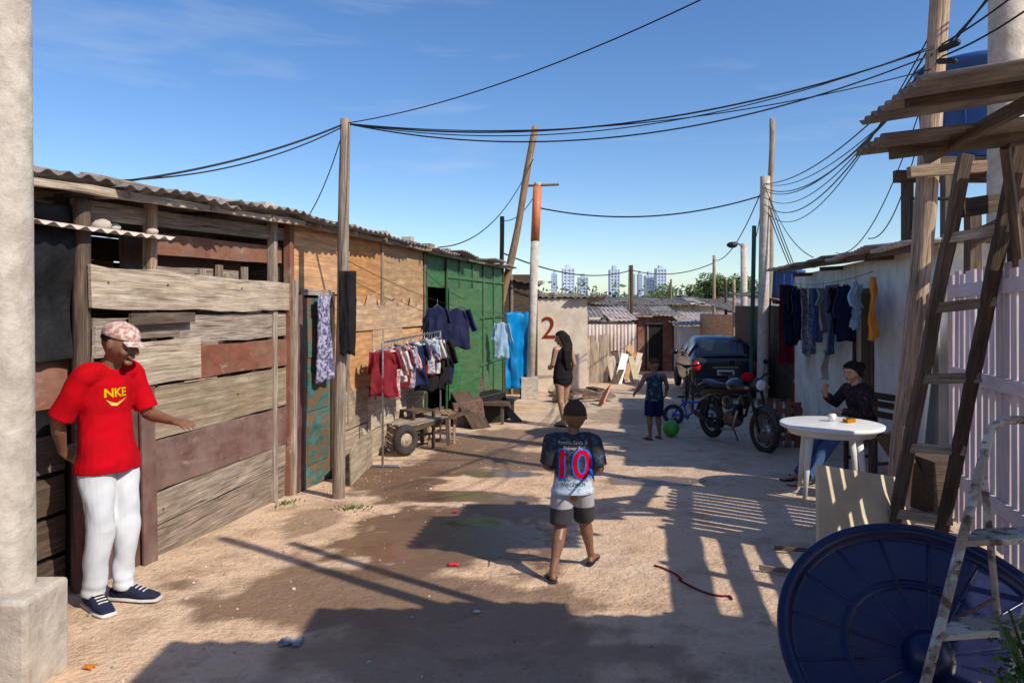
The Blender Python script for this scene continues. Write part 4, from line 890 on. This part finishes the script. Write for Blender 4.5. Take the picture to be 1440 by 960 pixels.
def bike(name,o,f,s,m,train=False):
    e=empty(name);o=V(o);f=V(f).normalized();r=V((f.y,-f.x,0));P=lambda x,y,z:o+(r*x+f*y)*s+V((0,0,z*s))
    mb=MB();wheel(mb,P(0,0,.3),r,.3*s,.03*s*(1.6 if train else .7),16,m if train else None);wheel(mb,P(0,1,.3),r,.3*s,.03*s*(1.6 if train else .7),16,m if train else None)
    if train:
        for q in (-.25,.25): wheel(mb,P(q,0,.1),r,.1*s,.03*s,0,WHITEB,True);mb.tube([P(0,0,.3),P(q,0,.1)],.008,STEEL,6)
    mb.build('wheels',e);mb=MB();T=.022*s*(1.4 if train else .9)
    for (a,b) in (((0,0,.3),(0,.38,.28)),((0,.38,.28),(0,.25,.72)),((0,0,.3),(0,.27,.66)),((0,.27,.66),(0,.82,.70)),((0,.38,.28),(0,.84,.62)),((0,.8,.80),(0,.86,.55)),((0,.86,.55),(0,1,.3))): mb.tube([P(*a),P(*b)],T,m,8)
    mb.tube([P(-.25,.68,.92),P(-.1,.76,.88),P(.1,.76,.88),P(.25,.68,.92)],T*.8,BLACKP,8);mb.tube([P(0,.25,.72),P(0,.24,.80)],T*.8,STEEL,8);mb.ell(P(0,.22,.82),(.08*s,.13*s,.035*s),BLACKP,X=r,Y=f)
    mb.tube([P(-.05,.38,.28),P(.05,.38,.28)],.07*s,m,14,flat=True);mb.tube([P(-.12,.38,.14),P(-.05,.38,.28)],.012*s,STEEL,6);mb.tube([P(.12,.38,.42),P(.05,.38,.28)],.012*s,STEEL,6);mb.build('frame',e)
BBLUE=mat('bike_blue',(.03,.10,.5),None,rough=.3,bump=0,dirt=.1,coord='pos',tint=0)
bike('child_bicycle',(2.75,12.6,g(12.6)),(1,-.35,0),.6,BBLUE,True);bike('bicycle',(3.75,16.0,g(16)),(-.12,-1,0),1.05,BLACKP)
mb=MB();mb.ell((2.42,11.25,g(11.2)+.12),.125,mat('ball_green',(.08,.42,.05),(.03,.25,.03),(1,1,1),6,rough=.4,bump=0,dirt=.2,coord='pos',tint=0),nu=32,nv=20);mb.build('green_ball')
# ---------------------------------------------------------------- people
def finish(mb,name,parent,vox,wr=0,smooth=3):
    ob=mb.build(name);m=ob.modifiers.new('r','REMESH');m.mode='VOXEL';m.voxel_size=vox;m.use_smooth_shade=True
    if smooth: s_=ob.modifiers.new('s','SMOOTH');s_.iterations=smooth;s_.factor=.5
    dg=bpy.context.evaluated_depsgraph_get();me=bpy.data.meshes.new_from_object(ob.evaluated_get(dg));mt=mb.mats[0]
    bpy.data.objects.remove(ob);me.materials.clear();me.materials.append(mt)
    if wr:
        me.update();co=[v.co.copy() for v in me.vertices];no=[v.normal.copy() for v in me.vertices]
        for i,v in enumerate(me.vertices):
            p=co[i];d=p.x*.9-p.y*.8
            # soft diagonal drape, strongest where cloth bunches
            q=NOI((p.x*6+p.z*3,p.y*6,p.z*5+d*5))+.45*NOI((p.x*13+5-p.z*6,p.y*13,p.z*12-d*14))
            v.co=p+no[i]*(abs(wr)*q)
    me.polygons.foreach_set('use_smooth',[True]*len(me.polygons))
    o2=bpy.data.objects.new(name,me);sc.collection.objects.link(o2);o2.parent=parent;return o2
def hand(mb,w,d,pn,side,hl,curl,m):
    d=V(d).normalized();pn=V(pn);pn=(pn-d*pn.dot(d)).normalized();s_=d.cross(pn)
    if s_.dot(V(side))<0: s_=-s_
    mb.tube([w-d*hl*.05,w+d*hl*.12,w+d*hl*.3,w+d*hl*.48],[(hl*.15,hl*.11),(hl*.19,hl*.10),(hl*.225,hl*.09),(hl*.215,hl*.075)],m,14,ref=s_)
    for i,(off,L) in enumerate(((.165,.43),(.055,.50),(-.055,.46),(-.16,.36))):
        p=w+d*hl*.44+s_*hl*off;dd=(d+s_*off*.35).normalized();pts=[p];a=0
        for k,fr in enumerate((.45,.32,.25)):
            a+=curl*(.7+.12*i);v=dd*math.cos(a)+pn*math.sin(a);pts.append(pts[-1]+v*hl*L*fr)
        r_=hl*.047;mb.tube(pts,[r_*1.1,r_,r_*.9,r_*.75],m,8)
    p=w+d*hl*.10+s_*hl*.14;v=(d*.75+s_*.75+pn*.25).normalized();p1=p+v*hl*.25;v2=(d*.95+s_*.25+pn*.3).normalized();p2=p1+v2*hl*.17;mb.tube([p,p1,p2,p2+v2*hl*.11],[hl*.075,hl*.06,hl*.052,hl*.042],m,8)
def person(name,loc,fwd,H,J=None,look=None,skin=SK_M,topm=C_RED,sleeve=.5,hem=.47,bot=C_DEN,legf=1.0,legw=1.0,shoes='shoe',hair='short',hs=1.0,fem=False,vox=.006,curl=.35,dress=0,cap=False,bulk=1.0,hemz=None,hm=None,wr=1.0):
    hm=hm or HAIR
    e=empty(name);loc=V(loc);f=V(fwd).normalized();r=V((f.y,-f.x,0));U=V((0,0,1))
    T=lambda p:loc+(r*p[0]+f*p[1]+U*p[2])*H
    J0=dict(pel=(0,0,.53),waist=(0,0,.61),chest=(0,0,.73),nb=(0,-.005,.83),head=(0,.012,.93),
      RS=(.105,0,.81),RE=(.125,-.01,.64),RW=(.12,.04,.49),LS=(-.105,0,.81),LE=(-.125,-.01,.64),LW=(-.12,.04,.49),
      RH=(.05,0,.52),RK=(.055,.01,.28),RA=(.055,-.01,.045),LH=(-.05,0,.52),LK=(-.055,.01,.28),LA=(-.055,-.01,.045),
      RF=(.15,1,0),LF=(-.15,1,0),RHd=None,LHd=None,RP=None,LP=None)
    if J: J0.update(J)
    J=J0;sh=.88 if fem else 1.0
    for k in ('RS','LS'): J[k]=(J[k][0]*sh,J[k][1],J[k][2])
    Q={k:(T(v) if k not in('RF','LF','RHd','LHd','RP','LP') else v) for k,v in J.items()}
    S=H*bulk
    up=(Q['nb']-Q['pel']).normalized()
    mb=MB()
    def torso(mb,k,hemp=None,m=skin,flat=False):
        pts=[Q['pel'].lerp(Q['waist'],-.35),Q['pel'],Q['waist'],Q['waist'].lerp(Q['chest'],.55),Q['chest'],Q['chest'].lerp(Q['nb'],.55),Q['chest'].lerp(Q['nb'],.85),Q['nb']]
        rd=[(.072,.06),(.092 if not fem else .098,.068),(.078 if not fem else .068,.058),(.088 if not fem else .078,.062),(.098 if not fem else .088,.066),(.098 if not fem else .085,.056),(.070,.046),(.042,.038)]
        rd=[(a*S+k,b*S+k) for a,b in rd]
        if hemp is not None:
            hp=T(hemp)
            hw=(.112*S+k,.082*S+k)
            pts=[hp,hp.lerp(Q['pel'],.5)]+pts[1:];rd=[hw,hw]+[(.104*S+k,.077*S+k),(.090*S+k,.068*S+k)]+rd[3:]
        mb.tube(pts,rd,m,24,ref=r,flat=flat)
    torso(mb,0)
    hd=Q['head'];lk=V(look).normalized() if look else f
    hr=lk.cross(U).normalized();hu=hr.cross(lk).normalized()
    hh=.068*H*hs
    mb.tube([Q['nb']-up*.02*H,Q['nb'].lerp(hd,.45),hd-hu*hh*.35-lk*hh*.12],[.040*S,.032*S*(.9 if fem else 1),.034*S],skin,14)
    def hf(x,y,z):
        X=x*.76;Y=y*.92
        if z<0: X*=1-.30*min(1,-z)**1.6;Y=Y*(1-.12*-z)+.05*-z
        if y>0: Y*=.95;
        if y<0 and z>-.3: Y*=1.06
        if y>.5 and abs(z)<.25: Y-=.03
        return X,Y,z
    mb.ell(hd,(hh,hh,hh),skin,X=hr,Y=lk,Z=hu,nu=28,nv=22,fn=hf)
    HP=lambda x,y,z:hd+hr*x*hh+lk*y*hh+hu*z*hh
    mb.tube([HP(0,.84,.10),HP(0,1.0,-.14),HP(0,1.05,-.22)],[hh*.07,hh*.10,hh*.12],skin,10);mb.ell(HP(.09,.92,-.24),hh*.09,skin);mb.ell(HP(-.09,.92,-.24),hh*.09,skin)
    mb.tube([HP(-.42,.68,.17),HP(0,.86,.15),HP(.42,.68,.17)],[hh*.08,hh*.09,hh*.08],skin,8)
    mb.ell(HP(0,.80,-.50),(hh*.26,hh*.12,hh*.10),skin,X=hr,Y=lk,Z=hu);mb.ell(HP(0,.70,-.84),(hh*.25,hh*.18,hh*.16),skin,X=hr,Y=lk,Z=hu)
    for s_ in (-1,1):
        mb.ell(HP(s_*.77,-.05,-.08),(hh*.07,hh*.17,hh*.26),skin,X=hr,Y=lk,Z=hu);mb.ell(HP(s_*.42,.60,-.28),(hh*.22,hh*.2,hh*.22),skin)
    for a in ('R','L'):
        s_=1 if a=='R' else -1
        S_,E_,W_=Q[a+'S'],Q[a+'E'],Q[a+'W']
        mb.tube([Q['chest'].lerp(Q['nb'],.7),S_-r*s_*.01*H],[.045*S,.036*S],skin,12)
        mb.tube([S_,S_.lerp(E_,.35),S_.lerp(E_,.75),E_,E_.lerp(W_,.25),E_.lerp(W_,.65),W_],[.034*S,.032*S,.027*S,.024*S,.026*S,.020*S,.0155*S],skin,14)
        d=V(Q[a+'Hd']) if Q[a+'Hd'] else (W_-E_).normalized()*1
        if Q[a+'Hd']: d=r*d.x+f*d.y+U*d.z
        pn=Q[a+'P'];pn=(r*pn[0]+f*pn[1]+U*pn[2]) if pn else -r*s_
        hand(mb,W_,d,pn,f+U*.3,.105*H*(1.0 if hs<1.1 else 1.02),curl,skin)
        Hh,K,A=Q[a+'H'],Q[a+'K'],Q[a+'A']
        mb.tube([Hh,Hh.lerp(K,.3),Hh.lerp(K,.75),K,K.lerp(A,.28)-(f*.006*H),K.lerp(A,.7),A],[.058*S,.054*S,.041*S,.036*S,.036*S,.024*S,.020*S],skin,16)
        ff=Q[a+'F'];ff=(r*ff[0]+f*ff[1]+U*ff[2]).normalized();fr=ff.cross(U).normalized()
        if shoes!='shoe':
            mb.tube([A-ff*.022*H-U*.024*H,A+ff*.03*H-U*.020*H,A+ff*.075*H-U*.030*H,A+ff*.105*H-U*.034*H],[(.018*S,.017*S),(.021*S,.022*S),(.026*S,.013*S),(.024*S,.009*S)],skin,12,ref=fr)
            for k in range(5): q=A+ff*.105*H-U*.035*H+fr*(k-2)*.0105*H;mb.tube([q,q+ff*(.022-.003*abs(k-(1 if s_<0 else 3)))*H],.0065*H,skin,6)
    finish(mb,'body',e,vox)
    mb=MB();mb2=MB()
    for a in ('R','L'):
        A=Q[a+'A'];ff=Q[a+'F'];ff=(r*ff[0]+f*ff[1]+U*ff[2]).normalized();fr=ff.cross(U).normalized();fu=fr.cross(ff).normalized()
        if shoes=='shoe':
            mb.tube([A-ff*.030*H-fu*.022*H,A+ff*.03*H-fu*.016*H,A+ff*.08*H-fu*.026*H,A+ff*.125*H-fu*.031*H],[(.024*H,.022*H),(.027*H,.028*H),(.031*H,.018*H),(.024*H,.011*H)],C_SHOE,16,ref=fr)
            mb.tube([A-fu*.02*H,A+fu*.03*H],[.027*H,.026*H],C_SHOE,14,flat=True)
            mb2.tube([A-ff*.045*H-fu*.042*H,A+ff*.03*H-fu*.042*H,A+ff*.09*H-fu*.042*H,A+ff*.135*H-fu*.040*H],[(.026*H,.008*H),(.029*H,.008*H),(.034*H,.008*H),(.027*H,.008*H)],C_WHITE,16,ref=fr)
            for k in range(5): q=A+ff*(.028+.014*k)*H+fu*(.012-.0055*k)*H;mb2.tube([q-fr*.014*H,q+fr*.014*H],.0028*H,C_WHITE,6)
        else:
            mb2.tube([A-ff*.045*H-fu*.043*H,A+ff*.03*H-fu*.043*H,A+ff*.09*H-fu*.043*H,A+ff*.13*H-fu*.043*H],[(.024*H,.005*H),(.025*H,.005*H),(.033*H,.005*H),(.027*H,.005*H)],BLACKP,14,ref=fr)
            mb2.tube([A+ff*.05*H-fu*.04*H-fr*.029*H,A+ff*.07*H-fu*.010*H,A+ff*.05*H-fu*.04*H+fr*.029*H],(.006*H),BLACKP,8)
    if mb.v: finish(mb,'shoe_uppers',e,.006)
    mb2.build('soles',e)
    if bot and not dress:
        mb=MB()
        mb.tube([Q['pel']-up*.035*H,Q['pel'],Q['pel'].lerp(Q['waist'],.6)],[(.094*S,.070*S),(.101*S,.077*S),(.090*S,.068*S)],bot,24,ref=r,flat=True)
        for a in ('R','L'):
            Hh,K,A=Q[a+'H'],Q[a+'K'],Q[a+'A'];L=legf;lw=legw
            if L>=1: 
                mb.tube([Hh,Hh.lerp(K,.3),Hh.lerp(K,.75),K,K.lerp(A,.4),K.lerp(A,.72),K.lerp(A,.82),K.lerp(A,.89),K.lerp(A,.95),K.lerp(A,1.02)],[.061*S,.059*S,.050*S*lw,.046*S*lw,.043*S*lw,.039*S*lw,.041*S*lw,.038*S*lw,.041*S*lw,.040*S*lw],bot,18,flat=True)
            else:
                k2=L/.5 if L<.5 else 1
                mb.tube([Hh,Hh.lerp(K,.35*k2),Hh.lerp(K,.7*k2),Hh.lerp(K,k2)],[.062*S*lw,.062*S*lw,.060*S*lw,.060*S*lw],bot,18,flat=True)
        finish(mb,'trousers',e,vox*1.2,.011*wr*H/1.6,3)
    st=None
    if topm:
        mb=MB();torso(mb,.009*H,hemp=(J['pel'][0],J['pel'][1],J['pel'][2]+(hem-.53)) if hemz is None else (J['pel'][0],J['pel'][1],hemz),m=topm,flat=True)
        for a in ('R','L'):
            s_=1 if a=='R' else -1;S_,E_,W_=Q[a+'S'],Q[a+'E'],Q[a+'W']
            if sleeve>0:
                mb.tube([Q['chest'].lerp(Q['nb'],.72),S_.lerp(Q['nb'],.15)],[.052*S,.047*S],topm,14);mb.ell(S_-U*.004*H,.0455*S,topm)
                if sleeve<=.5: 
                    k=sleeve/.5;mb.tube([S_,S_.lerp(E_,.4*k),S_.lerp(E_,k)],[.045*S,.045*S,.044*S],topm,16,flat=True)
                else: mb.tube([S_,S_.lerp(E_,.5),E_,E_.lerp(W_,.5),E_.lerp(W_,.9)],[.045*S,.041*S,.036*S,.031*S,.026*S],topm,16,flat=True)
        if dress:
            mb.tube([Q['pel'].lerp(Q['waist'],.3),Q['pel'],Q['pel']-up*.05*H,Q['pel']-up*dress*H],[(.090*S,.068*S),(.108*S,.080*S),(.114*S,.086*S),(.104*S,.078*S)],topm,24,ref=r,flat=True)
        st=finish(mb,'shirt',e,vox*1.2,.010*wr*H/1.6,3)
    mb=MB()
    for s_ in (-1,1):
        mb.ell(HP(s_*.30,.70,.03),(hh*.14,hh*.12,hh*.06),EYEW,X=hr,Y=lk,Z=hu,nu=12,nv=8);mb.ell(HP(s_*.30,.79,.03),(hh*.06,hh*.045,hh*.055),HAIR,X=hr,Y=lk,Z=hu,nu=10,nv=8)
        mb.tube([HP(s_*.14,.90,.20),HP(s_*.30,.87,.25),HP(s_*.48,.74,.20)],hh*.028,HAIR,6)
    mb.ell(HP(0,.885,-.46),(hh*.19,hh*.05,hh*.04),LIP,X=hr,Y=lk,Z=hu);mb.ell(HP(0,.875,-.54),(hh*.17,hh*.05,hh*.045),LIP,X=hr,Y=lk,Z=hu)
    mb.build('face_features',e)
    mb=MB()
    kk=1.0 if hair=='short' else 1.10;low=-.08 if hair=='short' else -.45
    def cap_f(x,y,z):
        X,Y,Z=hf(x,y,z)
        X=X*kk*1.04;Y=Y*kk*1.03-.05;Z=Z*1.02+.05+(.06 if hair!='short' and z>0 else 0)
        lim=.42 if y>0.15 else (low if y<-.1 else .42-(.42-low)*(.15-y)/.25)
        if z<lim: 
            X*=.82;Y*=.82;Z=max(Z,lim*.98)
        return X,Y,Z
    mb.ell(hd,(hh,hh,hh),hm,X=hr,Y=lk,Z=hu,nu=36,nv=30,fn=cap_f)
    if hair=='long':
        mb.tube([HP(0,-.35,.6),HP(0,-.75,-.2),HP(0,-.80,-1.2),Q['chest'].lerp(Q['nb'],.6)-f*.085*H,Q['chest'].lerp(Q['waist'],.2)-f*.09*H,Q['waist']-f*.085*H],[(hh*.6,hh*.5),(hh*.85,hh*.4),(hh*.85,hh*.3),(.055*H,.02*H),(.05*H,.018*H),(.025*H,.01*H)],hm,16,ref=r)
        for s_ in (-1,1): mb.tube([HP(s_*.45,.1,.75),HP(s_*.85,-.1,0),HP(s_*.85,-.3,-1.1)],[hh*.2,hh*.25,hh*.25],hm,10)
    if hair=='bun':
        mb.ell(HP(0,-1.15,.25),hh*.45,hm)
        for s_ in (-1,1): mb.tube([HP(s_*.3,.55,.75),HP(s_*.78,.15,.25),HP(s_*.8,-.15,-.35),HP(s_*.5,-.6,-.5)],[hh*.18,hh*.20,hh*.22,hh*.2],hm,10)
    finish(mb,'hair',e,max(.004,vox*.8),-.003*(H/1.7),1)
    if cap:
        def br(a,b):
            t=(a-.5)*2.3;return HP(math.sin(t)*(.64+.08*b),.5*math.cos(t)+.28+b*.60*math.cos(t*.75),.34-.12*b-.12*(a-.5)**2*4)
        mb=MB();mb.ell(HP(0,-.08,.38),(hh*.82,hh*.98,hh*.70),C_CAP,X=hr,Y=lk,Z=hu,nu=28,nv=18,fn=lambda x,y,z:(x,y,max(z,-.10)))
        mb.sheet(br,20,8,C_CAP,.006);mb.ell(HP(0,-.05,1.07),hh*.05,C_CAP);mb.build('cap',e)
    return e,st,T,Q
em,st,T,Q=person('man_in_red_shirt',(-2.36,4.32,gh(-2.36,4.32)),(.94,-.34,0),1.67,
 J=dict(waist=(0,-.008,.61),chest=(0,-.012,.73),nb=(0,.006,.835),head=(0,.058,.918),RS=(.093,0,.81),RE=(.125,-.085,.65),RW=(.07,-.13,.545),RHd=(-.8,-.05,-.5),RP=(0,-1,0),
  LS=(-.093,.01,.81),LE=(-.13,.045,.655),LW=(-.12,.175,.635),LHd=(.15,1,-.05),LP=(-.2,0,-1),RK=(.045,.02,.28),LK=(-.05,.03,.28),RA=(.035,-.03,.05),LA=(-.055,.01,.05),RF=(.35,1,0),LF=(-.25,1,0)),
 look=(.96,-.16,-.30),skin=SK_D,topm=C_RED,sleeve=.44,hem=.475,bot=C_DEN,legw=1.04,shoes='shoe',hair='short',cap=True,vox=.0055,curl=.22,bulk=.93,wr=1.1)
def project(txtob,st,origin_dir,off=.004):
    bm=bmesh.new();bm.from_mesh(st.data);bv=BVHTree.FromBMesh(bm)
    d=V(origin_dir).normalized();b2=bmesh.new();b2.from_mesh(txtob.data);bmesh.ops.triangulate(b2,faces=b2.faces);
    bmesh.ops.subdivide_edges(b2,edges=[e for e in b2.edges if e.calc_length()>.012],cuts=2,use_grid_fill=False)
    bmesh.ops.triangulate(b2,faces=b2.faces)
    for v in b2.verts:
        h=bv.ray_cast(v.co-d*1.0,d)
        if h[0] is not None: v.co=h[0]-d*off
    b2.to_mesh(txtob.data);b2.free();bm.free()
fm=V((.94,-.34,0)).normalized();pc=T((.02,.3,.735));rz=math.atan2(fm.x,-fm.y)
o=text('NKE','shirt_print',.068,pc+V((0,0,.02)),(math.pi/2,0,rz),C_YEL,em,0,.002);project(o,st,-fm,.005)
mbx=MB();rr_=V((math.cos(rz),math.sin(rz),0))
pts=[(-.055,-.005),(-.03,-.04),(.0,-.045),(.07,.0),(.0,-.028),(-.03,-.02)]
mbx.add([pc+rr_*x+V((0,0,z-.01)) for x,z in pts],[(0,1,5),(1,2,4,5),(2,3,4)],C_YEL);o=mbx.build('shirt_swoosh',em);project(o,st,-fm,.005)
JER=bpy.data.materials.new('jersey_fabric');JER.use_nodes=True;nt=JER.node_tree;b=nt.nodes['Principled BSDF'];pos=nd(nt,'ShaderNodeNewGeometry').outputs['Position']
zz=nd(nt,'ShaderNodeSeparateXYZ',{0:pos}).outputs[2];nn=nd(nt,'ShaderNodeTexNoise',{'Vector':pos,'Scale':38,'Detail':3}).outputs[0]
zs=nd(nt,'ShaderNodeMath',{0:zz,1:mul(nt,nn,.10)},operation='ADD').outputs[0]
c=mix(nt,mr(nt,zs,.655,.70,1,0),(.015,.016,.022),(.46,.54,.64));c=mix(nt,mr(nt,nn,.56,.60,0,.5),c,(.06,.10,.22))
nt.links.new(c,b.inputs['Base Color']);b.inputs['Roughness'].default_value=.8
SHORT=bpy.data.materials.new('shorts_fabric');SHORT.use_nodes=True;nt=SHORT.node_tree;b=nt.nodes['Principled BSDF'];pos=nd(nt,'ShaderNodeNewGeometry').outputs['Position']
zz=nd(nt,'ShaderNodeSeparateXYZ',{0:pos}).outputs[2];c=mix(nt,mr(nt,zz,.425,.43),(.03,.03,.035),(.36,.35,.36));nt.links.new(c,b.inputs['Base Color']);b.inputs['Roughness'].default_value=.9
eb,st,T,Q=person('boy_with_number_ten_shirt',(.40,4.88,gh(.4,4.88)),(.05,1,0),1.145,
 J=dict(pel=(0,0,.505),waist=(0,0,.585),chest=(0,.0,.70),nb=(0,.005,.79),head=(.012,.02,.912),RS=(.120,0,.765),RE=(.155,-.02,.615),RW=(.14,.10,.565),RHd=(-.4,1,.1),RP=(-1,0,0),
  LS=(-.120,0,.765),LE=(-.15,.01,.62),LW=(-.08,.12,.58),LHd=(.7,.7,0),LP=(0,-1,0),RH=(.055,0,.49),RK=(.075,.09,.28),RA=(.115,.17,.055),LH=(-.055,0,.49),LK=(-.07,-.01,.27),LA=(-.115,-.13,.055),RF=(.3,1,.0),LF=(-.1,1,-.12)),
 look=(-.10,1,-.08),skin=SK_D,topm=JER,sleeve=.45,hemz=.472,bot=SHORT,legf=.44,legw=1.02,shoes='sandal',hair='short',hs=1.27,vox=.0045,curl=.5,bulk=1.05,hm=HAIRB)
back=V((.05,1,0)).normalized()
def bt(s,size,z,m,off,dx=0,fo=0):
    p=T((dx,-.3,z));o=text(s,'shirt_print',size,p,(math.pi/2,0,-.05),m,eb,0,fo);project(o,st,back,off)
bt('10',.26,.64,C_PBLUE,.004,-.005,.012);bt('10',.26,.64,C_PRED,.0065,-.005,.002)
bt('Familia Saida &',.032,.768,C_WHITE,.004);bt('Palmer Fc',.032,.738,C_WHITE,.004);bt('PARCEIROS',.032,.535,C_BLACK,.004)
mb=MB();mb.box(Q['RW']+V((-.02,.06,.0)),.06,.03,.03,C_PBLUE);mb.build('blue_toy',eb,.005)
person('woman_in_black_dress',(.86,12.5,gh(.86,12.5)),(-.55,.85,0),1.60,
 J=dict(RE=(.13,-.03,.65),RW=(.125,.04,.51),LE=(-.12,.02,.65),LW=(-.08,.11,.60),LHd=(.1,1,.2),head=(-.01,.02,.93),RK=(.05,.03,.28),LK=(-.045,-.02,.28),RA=(.045,.06,.045),LA=(-.05,-.08,.055)),
 look=(-.9,.15,-.25),skin=SK_L,topm=C_BLACK,sleeve=0,hem=.5,bot=None,dress=.09,shoes='sandal',hair='long',fem=True,vox=.008)
person('boy_in_tank_top',(2.12,11.0,gh(2.12,11)),(-.25,1,0),1.21,
 J=dict(head=(0,.02,.915),nb=(0,0,.80),chest=(0,0,.71),RS=(.12,0,.78),LS=(-.12,0,.78),RE=(.18,.02,.64),RW=(.20,.10,.55),LE=(-.20,-.02,.66),LW=(-.22,.08,.57),RK=(.07,.06,.27),RA=(.08,.02,.05),LK=(-.07,.0,.27),LA=(-.08,-.05,.05)),
 look=(-.4,1,-.3),skin=SK_D,topm=mat('tank_top_print',(.02,.03,.06),(.05,.22,.22),(1,1,1),12,lo=.42,hi=.46,rough=.9,coord='pos',dirt=0,tint=0),sleeve=0,hem=.48,bot=C_NAVY,legf=.46,legw=1.1,shoes='sandal',hair='short',hs=1.22,vox=.007,bulk=1.0,hm=HAIRB)
person('seated_woman',(3.82,8.02,g(8.02)),(-.97,-.16,0),1.60,
 J=dict(pel=(0,0,.335),waist=(0,.02,.42),chest=(0,.045,.53),nb=(0,.055,.63),head=(0,.085,.725),RS=(.105,.05,.61),LS=(-.105,.05,.61),RE=(.14,.13,.50),RW=(.11,.22,.56),RHd=(-.2,.1,1),RP=(-1,0,0),LE=(-.14,.10,.46),LW=(-.08,.24,.47),LHd=(.5,1,0),LP=(0,0,-1),
  RH=(.05,.02,.325),RK=(.06,.26,.32),RA=(.02,.46,.05),LH=(-.05,.02,.325),LK=(-.08,.26,.315),LA=(-.10,.49,.05)),
 look=(-.9,-.35,-.25),skin=SK_L,topm=C_FLOR,sleeve=.6,hem=.50,bot=C_JEAN,legf=1,shoes='sandal',hair='bun',fem=True,vox=.007)
person('child_in_doorway',(.28,18.0,g(18)),(.2,-1,0),1.15,J=dict(head=(0,.02,.915)),skin=SK_D,topm=C_BLACK,sleeve=.45,bot=C_NAVY,legf=.49,shoes='sandal',hs=1.25,vox=.010)
